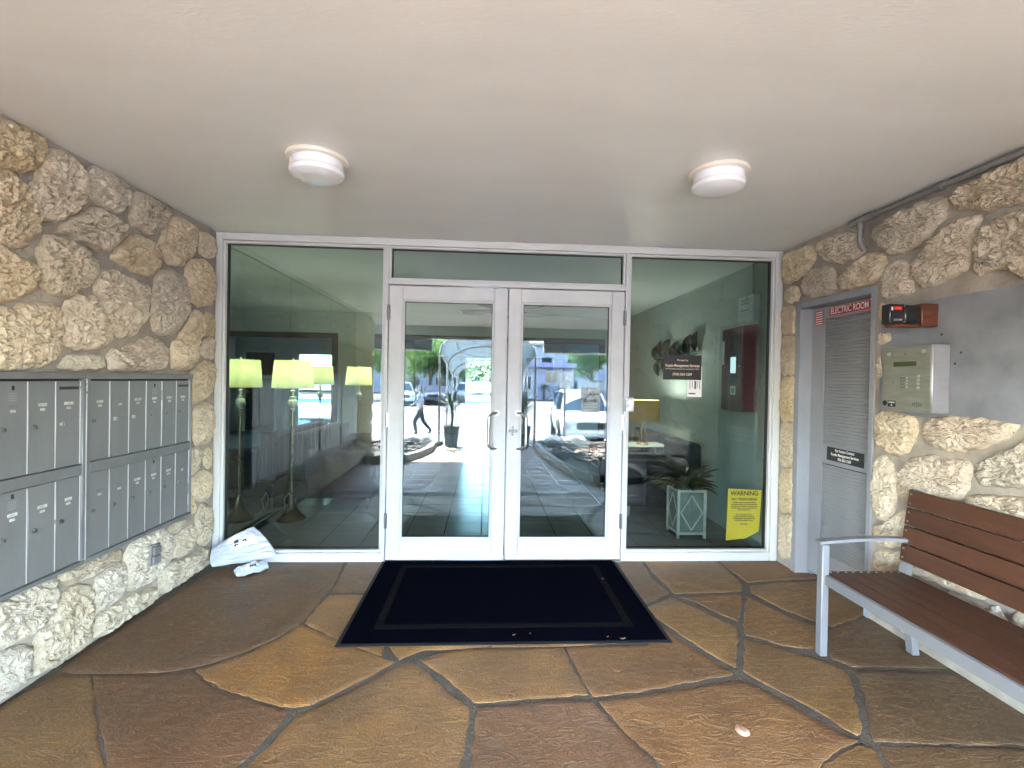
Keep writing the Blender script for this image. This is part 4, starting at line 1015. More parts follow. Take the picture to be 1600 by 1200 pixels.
for k in range(4):
    zc_ = 0.508 + k * 0.0955 + 0.036
    xx = 2.205 + (zc_ - 0.42) * (0.0575 / 0.455) - 0.040
    Mb = Matrix.Translation((xx, 0, zc_)) @ Matrix.Rotation(R(7.2), 4, 'Y')
    sl_ = bxo('back_slat', -0.010, 0.010, by0 + 0.03, by1 - 0.008, -0.0445, 0.0445, M['wood_slat'], be, bev=0.002, M=Mb)
    for dz in (-0.024, 0.024):
        p_ = Mb @ Vector((-0.0115, by1 - 0.028, dz))
        obj('bolt', tube(B(), [(p_.x - 0.003, p_.y, p_.z), (p_.x + 0.002, p_.y, p_.z)], 0.0055, 10), M['steel'], sl_, smooth=40)
for k in range(5):
    x0 = 1.756 + k * 0.0845 + 0.04
    for dx in (-0.02, 0.02):
        obj('bolt', tube(B(), [(x0 + dx, by1 - 0.022, 0.4375), (x0 + dx, by1 - 0.022, 0.4405)], 0.005, 8), M['steel'], be, smooth=40)

# ================================================================== DOOR MAT
mt = empty('door_mat', (0.08, -0.62, 0.004), 'large black entrance mat with a faint inner border', 'door mat')
mx0, mx1, my0, my1 = -0.825, 0.988, -1.218, -0.012
bxo('rubber_edge', mx0, mx1, my0, my1, 0.004, 0.0075, M['mat_edge'], mt, bev=0.0015)
bxo('carpet', mx0 + 0.022, mx1 - 0.022, my0 + 0.022, my1 - 0.022, 0.0076, 0.012, M['mat_pile'], mt, bev=0.002)
bm = B(); a, w = 0.165, 0.045
for q in ((mx0 + a, mx1 - a, my0 + a, my0 + a + w), (mx0 + a, mx1 - a, my1 - a - w + .05, my1 - a + .05), (mx0 + a, mx0 + a + w, my0 + a + w, my1 - a - w + .05), (mx1 - a - w, mx1 - a, my0 + a + w, my1 - a - w + .05)):
    box(bm, q[0], q[1], q[2], q[3], 0.0118, 0.0134)
obj('border_band', bm, M['mat_band'], mt)

# fallen leaves and a pebble
M['leaf_pale'] = mat('dry_pale_leaf', (0.42, 0.24, 0.15), 0.7, var=0.2, vscale=60)
def litter(x, y, z, l, a, label, name='fallen_leaf'):
    bm = B(); n = 8; ring = []
    for k in range(n):
        t = 2 * math.pi * k / n
        px, py = l * math.cos(t), l * 0.42 * math.sin(t)
        ring.append((x + px * math.cos(a) - py * math.sin(a), y + px * math.sin(a) + py * math.cos(a), z + 0.003 + 0.003 * math.cos(2 * t)))
    vs = [bm.verts.new(p) for p in ring]; c = bm.verts.new((x, y, z + 0.001)); c2 = bm.verts.new((x, y, z))
    for k in range(n):
        bm.faces.new((vs[k], vs[(k + 1) % n], c)); bm.faces.new((vs[(k + 1) % n], vs[k], c2))
    o = obj(name, bm, M['leaf_pale'], None, smooth=60)
    tag(o, label, 'leaf', 'fallen leaves on the mat and floor')
litter(0.123, -1.135, 0.0125, 0.011, 0.3, 'tiny dry leaf near the mat edge closest to the middle')
litter(0.215, -1.125, 0.0125, 0.007, 1.3, 'tiny dry crumb of leaf on the mat between two others')
litter(0.640, -1.165, 0.0125, 0.009, 0.4, 'tiny dry leaf on the mat edge facing the bench')
litter(0.720, -1.185, 0.0125, 0.018, 0.1, 'pale dry leaf lying on the mat edge facing the bench')
litter(0.80, -0.40, 0.0138, 0.011, 0.8, 'small leaf scrap on the mat border band')
litter(0.610, -1.46, 0.004, 0.020, -0.4, 'small dry leaf on the brown flagstone before the mat')
bm = pillow([(1.005, -1.835), (1.04, -1.862), (1.045, -1.895), (1.01, -1.905), (0.985, -1.872)], lambda x, y, w: (x, y, 0.002 + w), 24, 6, 0.014, 0.004, 20, 1.0, 0.0)
o = obj('pebble', bm, M['leaf_pale'], None, smooth=60); tag(o, 'pale pink pebble lying on the brown flagstone', 'pebble')

# ================================================================== PARCELS
def mailer(name, corners, puff, seed, label, extra):
    """a stuffed, creased plastic mailer: a bilinear patch with thickness; corners in order 00,10,11,01"""
    P0, P1, P2, P3 = [Vector(p) for p in corners]
    nrm = ((P1 - P0).cross(P3 - P0)).normalized()
    n = 44
    bm = B(); grids = []
    for side in (1, -1):
        g = []
        for j in range(n + 1):
            row = []
            for i in range(n + 1):
                u, v = i / n, j / n
                a_, b_ = 2 * u - 1, 2 * v - 1
                us, vs_ = 0.5 + 0.5 * a_ * math.sqrt(1 - 0.16 * b_ * b_), 0.5 + 0.5 * b_ * math.sqrt(1 - 0.16 * a_ * a_)
                p = P0 * (1 - us) * (1 - vs_) + P1 * us * (1 - vs_) + P2 * us * vs_ + P3 * (1 - us) * vs_
                e = max(0.0, 1 - abs(2 * u - 1) ** 3.2) * max(0.0, 1 - abs(2 * v - 1) ** 3.2)
                c = noise.noise(Vector((u * 3.0, v * 9.0, seed))) * 0.5 + abs(noise.noise(Vector((u * 5 + 2 * v, v * 13, seed + 4)))) * 0.55 + noise.noise(Vector((u * 16, v * 16, seed))) * 0.12
                d = side * puff * (e ** 0.6) * (0.8 + 0.5 * noise.noise(Vector((u * 1.7, v * 1.7, seed + 8)))) + c * 0.040 * (0.3 + e)
                w = p + nrm * d + Vector((0, 0, 1)) * noise.noise(Vector((u * 5, v * 5, seed + 20))) * 0.006
                row.append(w)
            g.append(row)
        grids.append(g)
    V = []
    for s, g in enumerate(grids):
        V.append([[None] * (n + 1) for _ in range(n + 1)])
        for j in range(n + 1):
            for i in range(n + 1):
                if s == 1 and (i in (0, n) or j in (0, n)): V[1][j][i] = V[0][j][i]
                else:
                    w = g[j][i]; V[s][j][i] = bm.verts.new((w.x, w.y, max(w.z, 0.004)))
    for s in (0, 1):
        for j in range(n):
            for i in range(n):
                q = [V[s][j][i], V[s][j][i + 1], V[s][j + 1][i + 1], V[s][j + 1][i]]
                bm.faces.new(q if s == 0 else q[::-1])
    r = empty(name, (P0 + P2) / 2 * 1.0, label, 'parcel'); r.location.z = 0.004
    obj('pouch', bm, M['poly'], r, smooth=50)
    def at(u, v, off):
        p = P0 * (1 - u) * (1 - v) + P1 * u * (1 - v) + P2 * u * v + P3 * (1 - u) * v
        fi, fj = min(n - 1, int(u * n)), min(n - 1, int(v * n))
        return grids[0][fj][fi] + nrm * off
    for nm, u0, u1, v0, v1, off, m, k in extra:
        bm = B(); gv = [[bm.verts.new(at(u0 + (u1 - u0) * i / k, v0 + (v1 - v0) * j / k, off)) for i in range(k + 1)] for j in range(k + 1)]
        for j in range(k):
            for i in range(k): bm.faces.new((gv[j][i], gv[j][i + 1], gv[j + 1][i + 1], gv[j + 1][i]))
        obj(nm, bm, m, r, smooth=60)
    return r
T = 0.0025
mailer('parcel_bag', [(-1.985, -0.270, 0.050), (-1.555, -0.115, 0.075), (-1.770, -0.068, 0.300), (-2.045, -0.150, 0.150)], 0.042, 2.0,
       'white plastic parcel bag with shipping label propped against the frame corner',
       [('shipping_label', 0.38, 0.82, 0.42, 0.86, T, M['paper'], 8), ('printed_code', 0.47, 0.55, 0.62, 0.74, T + .001, M['ink'], 3), ('printed_code', 0.60, 0.68, 0.55, 0.60, T + .001, M['ink'], 3),
        ('printed_code', 0.44, 0.50, 0.50, 0.56, T + .001, M['ink'], 2), ('printed_line', 0.60, 0.76, 0.66, 0.675, T + .001, M['door_grey'], 4), ('printed_line', 0.60, 0.74, 0.71, 0.725, T + .001, M['door_grey'], 4), ('printed_line', 0.60, 0.77, 0.76, 0.775, T + .001, M['door_grey'], 4)])
mailer('parcel_bag', [(-1.760, -0.345, 0.015), (-1.600, -0.190, 0.015), (-1.650, -0.140, 0.060), (-1.830, -0.265, 0.040)], 0.018, 7.0,
       'small flat white parcel bag on the floor before the larger bag',
       [('printed_code', 0.45, 0.62, 0.40, 0.60, T, M['ink'], 4), ('shipping_label', 0.2, 0.42, 0.3, 0.7, T, M['paper'], 4)])
# ================================================================== THE LOBBY BEHIND THE GLASS
M['lwall'] = mat('pale_sage_wall', (0.47, 0.53, 0.52), 0.7, var=0.03, vscale=2, bump=0.05, bscale=120)
M['lceil'] = mat('lobby_ceiling_paint', (0.66, 0.72, 0.72), 0.75, var=0.03, vscale=2)
M['tile'] = mat('glazed_floor_tile', (0.30, 0.31, 0.305), 0.24, var=0.08, vscale=3.5, rvar=0.06, rnd=0.05, bump=0.02, bscale=7, bdist=0.002, world=True)
M['grout'] = mat('dark_grout', (0.022, 0.022, 0.022), 0.9, spec=0.1)
M['mirror'] = mat('mirror_silver', (0.70, 0.74, 0.73), 0.0, metal=1.0, var=0.0, rvar=0.0)
M['navy'] = mat('navy_fabric', (0.012, 0.013, 0.024), 0.75, var=0.25, vscale=10, bump=0.3, bscale=260, bdist=0.004)
M['brass'] = mat('antique_brass', (0.36, 0.27, 0.14), 0.3, metal=0.9, var=0.15, vscale=20)
M['bronze'] = mat('dark_bronze', (0.10, 0.075, 0.05), 0.35, metal=0.8, var=0.2, vscale=10)
M['crystal'] = mat('cut_glass', (0.75, 0.8, 0.78), 0.05, var=0.05, spec=0.9)
M['shade'] = shade_mat('cream_lamp_shade', (0.62, 0.66, 0.47))
M['shade_tan'] = shade_mat('tan_lamp_shade', (0.42, 0.32, 0.13), 0.16)
M['casing'] = mat('dark_door_casing', (0.05, 0.045, 0.04), 0.5)
M['leaf_dark'] = mat('dark_green_leaf', (0.018, 0.045, 0.018), 0.4, var=0.4, vscale=8, rnd=0.2)
M['planter_white'] = mat('whitewashed_wood', (0.62, 0.61, 0.58), 0.6, var=0.12, vscale=12)
M['planter_panel'] = mat('grey_planter_panel', (0.20, 0.215, 0.21), 0.6, var=0.15, vscale=10)

lf = bxo('lobby_floor', -2.5, 2.6, 0.1, 8.95, -0.2, -0.006, M['grout']); tag(lf, kind='structure')
tb = B(); box(tb, -0.1668, 0.1668, -0.1633, 0.1633, -0.006, 0.0, 0.0012)
t0 = obj('tile', tb, M['tile'], lf); tile_me = t0.data; bpy.data.objects.remove(t0)
spots = []
for j in range(-2, 25):
    for i in range(-7, 8):
        cx, cy = -0.069 + (i + 0.5) * 0.342, 0.666 + (j + 0.5) * 0.335
        lim = (-2.2, 2.31) if cy < 4.4 else (-1.9, 1.9)
        if cx - 0.16 < lim[0] - 0.17 or cx + 0.16 > lim[1] + 0.17 or cy - 0.17 < 0.09 or cy > 8.7: continue
        spots.append((cy, cx))
spots.sort()
for cy, cx in spots[:298]:
    inst('tile', tile_me, lf, (cx, cy, 0.0), (random.uniform(-.0003, .0003), random.uniform(-.0003, .0003), 0))
bm = B()
for cy, cx in spots[298:]: box(bm, cx - 0.1685, cx + 0.1685, cy - 0.165, cy + 0.165, -0.006, 0.0)
tag(obj('far_tiles', bm, M['tile'], lf), kind='stuff')

lc = bxo('lobby_ceiling', -2.5, 2.6, 0.1, 8.95, H + 0.003, H + 0.35, M['lceil']); tag(lc, kind='structure')
def wall(name, *a, m='lwall'): return tag(bxo(name, *a, M[m]), kind='structure')
wall('lobby_wall_left', -2.5, -2.215, 0.1, 4.35, -0.01, H + 0.003)
wall('lobby_wall_right', XR + 0.005, XR + 0.3, 0.1, 4.35, -0.01, H + 0.003)
lw = wall('lobby_wall_far', -2.5, -1.9, 4.35, 4.5, -0.01, H + 0.003)
wall('lobby_wall_header', -1.9, 1.98, 4.35, 4.5, 2.11, H + 0.003)
wall('lobby_wall_far_right', 1.98, 2.62, 4.35, 4.5, -0.01, H + 0.003)
wall('hall_wall_left', -2.2, -1.9, 4.5, 8.8, -0.01, H + 0.003)
wall('hall_wall_right', 1.99, 2.25, 4.5, 8.8, -0.01, H + 0.003)
oc = empty('opening_casing', (-0.15, 4.34, 0), 'dark casing around the wide opening from the lobby to the hall', 'door casing')
bxo('casing_side', -1.9, -1.80, 4.325, 4.352, 0.0, 2.11, M['casing'], oc, bev=0.004); bxo('casing_side', 1.88, 1.98, 4.325, 4.352, 0.0, 2.11, M['casing'], oc, bev=0.004)
bxo('casing_head', -1.9, 1.98, 4.32, 4.350, 2.05, 2.14, M['casing'], oc, bev=0.004)
# hall end wall around the pool door
wall('hall_wall_end_left', -2.2, -0.64, 8.8, 8.95, -0.01, H + 0.003)
wall('hall_wall_end_right', 0.50, 2.2, 8.8, 8.95, -0.01, H + 0.003)
wall('hall_wall_end_head', -0.64, 0.50, 8.8, 8.95, 2.06, H + 0.003)
pd = empty('pool_door', (-0.07, 8.85, 0), 'glazed white door at the hall end looking out on the pool', 'door')
bm = B()
box(bm, -0.638, -0.56, 8.80, 8.90, 0.0, 2.058, 0.003); box(bm, 0.42, 0.498, 8.80, 8.90, 0.0, 2.058, 0.003); box(bm, -0.56, 0.42, 8.80, 8.90, 1.97, 2.058, 0.003)
obj('door_frame', bm, M['white_metal'], pd, smooth=40)
bxo('mid_rail', -0.56, 0.42, 8.82, 8.87, 1.00, 1.07, M['casing'], pd)
bxo('bottom_rail', -0.56, 0.42, 8.82, 8.87, 0.0, 0.10, M['casing'], pd)
bxo('glass_pane', -0.56, 0.42, 8.842, 8.848, 0.10, 1.00, M['glass'], pd); bxo('glass_pane', -0.56, 0.42, 8.842, 8.848, 1.07, 1.97, M['glass'], pd)
bxo('panic_bar', -0.50, 0.36, 8.77, 8.81, 0.96, 0.995, M['steel'], pd)
for x0, x1, lb_ in ((0.95, 1.78, 'dark hall door beside the pool door'), (-1.72, -0.95, 'dark hall door behind the floor lamps')):
    hd_ = empty('hall_door', ((x0 + x1) / 2, 8.79, 0), lb_, 'door')
    bxo('leaf', x0 + 0.06, x1 - 0.06, 8.775, 8.798, 0.01, 2.0, M['casing'], hd_, bev=0.003)
    bm = B(); box(bm, x0, x0 + 0.06, 8.77, 8.799, 0, 2.06); box(bm, x1 - 0.06, x1, 8.77, 8.799, 0, 2.06); box(bm, x0 + 0.06, x1 - 0.06, 8.77, 8.799, 2.0, 2.06)
    obj('door_frame', bm, M['white_metal'], hd_)
    obj('knob', tube(B(), [(x1 - 0.13, 8.72, 1.0), (x1 - 0.13, 8.776, 1.0)], 0.028, 12), M['steel'], hd_, smooth=40)

mi = empty('wall_mirror', (-2.2, 2.2, 0.3), 'large wall mirror of three tall panels behind the floor lamps', 'mirror')
for a, b in ((0.12, 1.628), (1.632, 2.982), (2.986, 4.30)):
    bxo('mirror_panel', -2.213, -2.200, a, b, 0.02, 2.488, M['mirror'], mi)

def lamp_light(name, loc, power, col=(1.0, 0.92, 0.76), rad=0.03):
    l = bpy.data.lights.new(name, 'POINT'); l.energy = power; l.color = col; l.shadow_soft_size = rad
    o = bpy.data.objects.new(name, l); C.objects.link(o); o.location = loc
    return o
def floor_lamp(x, y, label):
    d = empty('floor_lamp', (x, y, 0), label, 'floor lamp', 'floor lamps by the mirror')
    obj('base', lathe(B(), [(0, 0.001), (0.132, 0.001), (0.136, 0.012), (0.130, 0.026), (0.112, 0.038), (0.075, 0.075), (0.045, 0.130), (0.026, 0.200), (0.018, 0.240), (0, 0.240)], x, y, 36), M['bronze'], d, smooth=35)
    obj('stem', tube(B(), [(x, y, 0.235), (x, y, 1.085)], 0.0105, 12), M['brass'], d, smooth=50)
    obj('collar', lathe(B(), [(0, 1.075), (0.020, 1.075), (0.026, 1.090), (0.018, 1.105), (0, 1.105)], x, y, 20), M['steel'], d, smooth=40)
    obj('crystal_ball', lathe(B(), [(0, 1.104), (0.024, 1.110), (0.043, 1.135), (0.046, 1.155), (0.043, 1.175), (0.024, 1.198), (0, 1.203)], x, y, 10), M['crystal'], d)
    obj('collar', lathe(B(), [(0, 1.202), (0.034, 1.206), (0.034, 1.214), (0.014, 1.222), (0.012, 1.262), (0.026, 1.268), (0.026, 1.276), (0.008, 1.282), (0.008, 1.330), (0, 1.330)], x, y, 20), M['steel'], d, smooth=40)
    sh = obj('lamp_shade', lathe(B(), [(0.194, 1.303), (0.170, 1.572), (0.168, 1.572), (0.192, 1.303)], x, y, 40), M['shade'], d, smooth=40)
    obj('harp', tube(B(), [(x, y, 1.33), (x, y + 0.05, 1.40), (x, y + 0.05, 1.50), (x, y, 1.575), (x, y - 0.05, 1.50), (x, y - 0.05, 1.40), (x, y, 1.33)], 0.0025, 6), M['brass'], d)
    obj('finial', lathe(B(), [(0.004, 1.570), (0.009, 1.585), (0.010, 1.595), (0, 1.604)], x, y, 12), M['steel'], d, smooth=40)
    bulb = lathe(B(), [(0, 1.335), (0.014, 1.345), (0.030, 1.400), (0.026, 1.430), (0, 1.445)], x, y, 12)
    obj('bulb', bulb, M['bulb'], d, smooth=40)
    lamp_light('floor_lamp_glow', (x, y, 1.475), 0.36)
M['bulb'] = emit_mat('lit_bulb', (1.0, 0.85, 0.6), 0.8)
floor_lamp(-1.950, 1.08, 'tall crystal floor lamp with cream shade standing nearest the glass')
floor_lamp(-1.920, 3.45, 'tall crystal floor lamp with cream shade beyond the navy sofa')

def cushion(bm, x0, x1, y0, y1, z0, z1, b=0.04):
    box(bm, x0, x1, y0, y1, z0, z1); es = list({e for f in list(bm.faces)[-6:] for e in f.edges})
    bmesh.ops.bevel(bm, geom=es, offset=b, segments=4, affect='EDGES', profile=0.5)
    return bm
def seat(name, x0, x1, y0, y1, back_left, label, cat, zarm, zback, ncush):
    d = empty(name, ((x0 + x1) / 2, (y0 + y1) / 2, 0), label, cat)
    bx0, bx1 = (x0, x0 + 0.18) if back_left else (x1 - 0.18, x1)
    sx0, sx1 = (x0 + 0.182, x1) if back_left else (x0, x1 - 0.182)
    obj('base', cushion(B(), x0 + .01, x1 - .01, y0 + .01, y1 - .01, 0.12, 0.30, 0.02), M['navy'], d, smooth=50)
    obj('backrest', cushion(B(), bx0, bx1, y0, y1, 0.30, zback), M['navy'], d, smooth=50)
    for a, b in ((y0, y0 + 0.14), (y1 - 0.14, y1)):
        obj('arm', cushion(B(), sx0, sx1, a, b, 0.20, zarm), M['navy'], d, smooth=50)
    w = (y1 - y0 - 0.28) / ncush
    for k in range(ncush):
        obj('seat_cushion', cushion(B(), sx0, sx1 + (0.02 if back_left else 0) , y0 + 0.142 + k * w, y0 + 0.138 + (k + 1) * w, 0.30, 0.46), M['navy'], d, smooth=50)
    for x in (x0 + 0.06, x1 - 0.06):
        for y in (y0 + 0.06, y1 - 0.06):
            obj('leg', tube(B(), [(x, y, 0.0), (x, y, 0.125)], [0.012, 0.018], 10), M['steel'], d, smooth=50)
    return d
seat('sofa', -2.14, -1.245, 1.44, 3.15, True, 'navy sofa along the mirror between the two floor lamps', 'sofa', 0.635, 0.80, 2)
seat('armchair', 1.42, 2.24, 1.16, 1.80, False, 'navy armchair behind the leafy plant', 'armchair', 0.60, 0.78, 1)
seat('armchair', 1.42, 2.24, 2.30, 2.98, False, 'navy armchair beyond the table lamp', 'armchair', 0.60, 0.78, 1)
cb = obj('lamp_cord', tube(B(), [(-2.03, 1.12, 0.01), (-2.1, 1.3, 0.02), (-2.12, 1.34, 0.14), (-2.08, 1.36, 0.20), (-2.05, 1.34, 0.12), (-2.09, 1.30, 0.05), (-2.06, 1.22, 0.01)], 0.005, 6), M['crystal'], None, smooth=60)
tag(cb, 'pale lamp cord looping up beside the floor lamp base', 'cord')

st_ = empty('side_table', (1.83, 2.05, 0), 'glass topped side table under the tan table lamp', 'table')
bxo('table_top', 1.50, 2.16, 1.84, 2.26, 0.645, 0.660, M['crystal'], st_, bev=0.003)
for x in (1.54, 2.12):
    for y in (1.88, 2.22): obj('leg', tube(B(), [(x, y, 0.001), (x, y, 0.645)], 0.012, 8), M['steel'], st_, smooth=50)
tl = empty('table_lamp', (1.88, 2.02, 0.66), 'brass table lamp with drum shade on the side table', 'table lamp')
x, y = 1.88, 2.02
obj('base', lathe(B(), [(0, 0.661), (0.075, 0.661), (0.075, 0.675), (0.050, 0.690), (0, 0.690)], x, y, 28), M['brass'], tl, smooth=40)
for a in range(3):
    t = a * 2.09; obj('rod', tube(B(), [(x + .055 * math.cos(t), y + .055 * math.sin(t), 0.685), (x + .018 * math.cos(t), y + .018 * math.sin(t), 0.955)], 0.009, 8), M['brass'], tl, smooth=50)
obj('neck', tube(B(), [(x, y, 0.945), (x, y, 1.05)], 0.014, 10), M['brass'], tl, smooth=50)
obj('lamp_shade', lathe(B(), [(0.205, 0.955), (0.195, 1.205), (0.193, 1.205), (0.203, 0.955)], x, y, 40), M['shade_tan'], tl, smooth=40)
obj('finial', lathe(B(), [(0.004, 1.18), (0.010, 1.215), (0, 1.235)], x, y, 10), M['brass'], tl, smooth=40)
obj('bulb', lathe(B(), [(0, 1.04), (0.028, 1.08), (0.022, 1.12), (0, 1.13)], x, y, 12), M['bulb'], tl, smooth=40)
lamp_light('table_lamp_glow', (x + 0.0, y, 1.155), 0.62, (1.0, 0.95, 0.84), 0.05)

# metal leaf art on the wall
M['art'] = mat('dark_metal_leaf', (0.03, 0.04, 0.035), 0.4, metal=0.6)
ar = empty('leaf_wall_art', (2.30, 2.1, 1.6), 'dark metal leaf cluster art behind the black notice', 'wall art')
for k, (yy, zz, ry, rz, an) in enumerate(((2.85, 1.86, .10, .15, .2), (2.62, 1.93, .09, .17, -.2), (2.35, 1.90, .12, .18, .5), (2.08, 1.84, .14, .17, 0), (1.80, 1.82, .12, .16, -.4), (1.56, 1.90, .11, .17, .1), (1.40, 1.95, .09, .16, -.2), (2.72, 1.58, .09, .15, .1), (2.45, 1.60, .1, .13, .6), (2.05, 1.52, .08, .13, 0), (1.75, 1.58, .09, .12, -.5))):
    bm = B(); n = 18; vs = []
    for i in range(n):
        t = 2 * math.pi * i / n; a, b = ry * math.cos(t) * (1 + .06 * math.sin(5 * t)), rz * math.sin(t)
        a, b = a * math.cos(an) - b * math.sin(an), a * math.sin(an) + b * math.cos(an)
        vs.append((2.285 - 0.03 * math.cos(2 * t) - 0.012 * (k % 3), 2.12 + (yy + a - 2.12) * 0.86, 1.74 + (zz + b - 1.74) * 0.74))
    A_ = [bm.verts.new(p) for p in vs]; B_ = [bm.verts.new((p[0] + 0.004, p[1], p[2])) for p in vs]
    bm.faces.new(A_); bm.faces.new(B_[::-1])
    for i in range(n): bm.faces.new((A_[i], B_[i], B_[(i + 1) % n], A_[(i + 1) % n]))
    bmesh.ops.recalc_face_normals(bm, faces=bm.faces)
    obj('metal_leaf', bm, M['art'], ar)
obj('mount', tube(B(), [(2.29, 1.45, 1.75), (2.29, 2.1, 1.72), (2.29, 2.8, 1.74)], 0.008, 6), M['art'], ar)

# red fire alarm cabinet and the small grey panel above it
fa = empty('fire_alarm_cabinet', (2.25, 0.49, 1.17), 'dark red fire alarm cabinet on the lobby wall', 'cabinet')
bxo('cabinet', 2.185, XR + 0.003, 0.30, 0.665, 1.180, 1.930, M['red'], fa, bev=0.004)
bxo('cabinet_door', 2.176, 2.184, 0.305, 0.660, 1.186, 1.924, M['maroon'], fa, bev=0.003)
bxo('display_panel', 2.1735, 2.1758, 0.385, 0.505, 1.43, 1.885, M['black'], fa, bev=0.0008)
bxo('status_screen', 2.1715, 2.1733, 0.400, 0.490, 1.52, 1.665, M['lcdw'] if 'lcdw' in M else M['paper'], fa)
bxo('service_tag', 2.1735, 2.1758, 0.400, 0.490, 1.325, 1.405, M['paper'], fa)
bxo('printed_mark', 2.1725, 2.1734, 0.420, 0.470, 1.345, 1.385, M['door_grey'], fa)
obj('key_lock', tube(B(), [(2.168, 0.338, 1.58), (2.176, 0.338, 1.58)], 0.010, 10), M['steel'], fa, smooth=40)
bxo('paper_slip', 2.1735, 2.1758, 0.610, 0.655, 1.60, 1.82, M['paper'], fa)
gp = empty('grey_panel', (2.30, 0.42, 1.95), 'pale grey terminal panel above the red cabinet', 'panel')
bxo('housing', 2.262, XR + 0.003, 0.30, 0.545, 1.955, 2.215, M['alu_edge'], gp, bev=0.003)
for z in (2.08, 2.14, 2.17): bxo('printed_line', 2.2605, 2.2618, 0.36, 0.50, z, z + 0.012, M['door_grey'], gp)
obj('conduit', tube(B(), [(2.30, 0.36, 2.215), (2.30, 0.36, H)], 0.012, 8), M['alu_frame'], gp)

# planter with a leafy plant
pt = empty('planter_box', (1.84, 0.64, 0), 'white planter with diamond lattice sides inside the glass', 'planter')
px0, px1, py0, py1, ph = 1.715, 1.985, 0.505, 0.775, 0.445
bm = B()
for x in (px0, px1 - 0.022):
    for y in (py0, py1 - 0.022): box(bm, x, x + 0.022, y, y + 0.022, 0.0, ph)
obj('corner_posts', bm, M['planter_white'], pt)
bm = B()
for z in (0.035, ph - 0.022):
    box(bm, px0 + .022, px1 - .022, py0 + .001, py0 + .020, z, z + .020); box(bm, px0 + .022, px1 - .022, py1 - .020, py1 - .001, z, z + .020)
    box(bm, px0 + .001, px0 + .020, py0 + .022, py1 - .022, z, z + .020); box(bm, px1 - .020, px1 - .001, py0 + .022, py1 - .022, z, z + .020)
obj('rails', bm, M['planter_white'], pt)
bxo('liner', px0 + .014, px1 - .014, py0 + .014, py1 - .014, 0.04, ph - 0.03, M['planter_panel'], pt)
def lattice(f):
    bm = B(); pts = [(0.5, 0.07), (0.94, 0.5), (0.5, 0.93), (0.06, 0.5)]
    for i in range(4):
        (a, b), (c, d_) = pts[i], pts[(i + 1) % 4]
        tube(bm, [f(a, b), f(c, d_)], 0.0065, 6)
    obj('lattice', bm, M['planter_white'], pt)
lattice(lambda a, b: (px0 + .02 + a * 0.23, py0 + 0.008, 0.05 + b * 0.37)); lattice(lambda a, b: (px0 + 0.008, py0 + .02 + a * 0.23, 0.05 + b * 0.37))
lp = empty('leafy_plant', (1.85, 0.64, 0.42), 'dark green leafy plant growing in the lattice planter', 'plant')
random.seed(21)
def blade(bm, base, az, length, lift, width, droop, seg=6):
    pts = []
    d = Vector((math.cos(az), math.sin(az), 0)); p = Vector(base); a = lift
    s = Vector((-math.sin(az), math.cos(az), 0)); prev = None
    for k in range(seg + 1):
        t = k / seg; w = width * (math.sin(math.pi * min(1, 0.12 + t * 0.9)) ** 0.8) if t < 1 else 0.001
        row = (bm.verts.new(p - s * w), bm.verts.new(p + Vector((0, 0, -w * 0.35))), bm.verts.new(p + s * w))
        if prev:
            bm.faces.new((prev[0], prev[1], row[1], row[0])); bm.faces.new((prev[1], prev[2], row[2], row[1]))
        prev = row
        p = p + (d * math.cos(a) + Vector((0, 0, 1)) * math.sin(a)) * (length / seg); a -= droop / seg
for k in range(105):
    az = random.uniform(0, 6.28); bm = B()
    r = random.uniform(0.0, 0.08)
    ln = random.uniform(0.24, 0.42)
    bx_, by_ = 1.85 + r * math.cos(az), 0.64 + r * math.sin(az)
    if math.cos(az) > 0.3: ln *= 0.78
    if math.sin(az) < -0.3: ln *= 0.85
    blade(bm, (bx_, by_, random.uniform(0.40, 0.50)), az, ln, random.uniform(0.5, 1.35), random.uniform(0.030, 0.052), random.uniform(0.9, 2.0))
    obj('leaf', bm, M['leaf_dark'], lp, smooth=70)

# ceiling fan
fn = empty('ceiling_fan', (0.26, 2.3, 2.2), 'grey ceiling fan hanging in the lobby', 'ceiling fan')
fx, fy = 0.26, 2.35
obj('down_rod', tube(B(), [(fx, fy, 2.36), (fx, fy, H + 0.002)], 0.016, 10), M['steel'], fn, smooth=40)
obj('motor', lathe(B(), [(0, 2.24), (0.06, 2.245), (0.10, 2.27), (0.11, 2.31), (0.09, 2.35), (0.04, 2.37), (0, 2.37)], fx, fy, 28), M['alu_edge'], fn, smooth=40)
M['blade'] = mat('grey_fan_blade', (0.11, 0.12, 0.11), 0.5)
for k in range(5):
    t = k * 2 * math.pi / 5 + 0.35; bm = B()
    Mb = Matrix.Translation((fx, fy, 2.29)) @ Matrix.Rotation(t, 4, 'Z') @ Matrix.Rotation(R(11), 4, 'X')
    box(bm, 0.09, 0.20, -0.02, 0.02, -0.004, 0.004, 0, Mb); box(bm, 0.18, 0.66, -0.068, 0.068, 0.0045, 0.0115, 0.003, Mb)
    obj('blade', bm, M['blade'], fn, smooth=40)

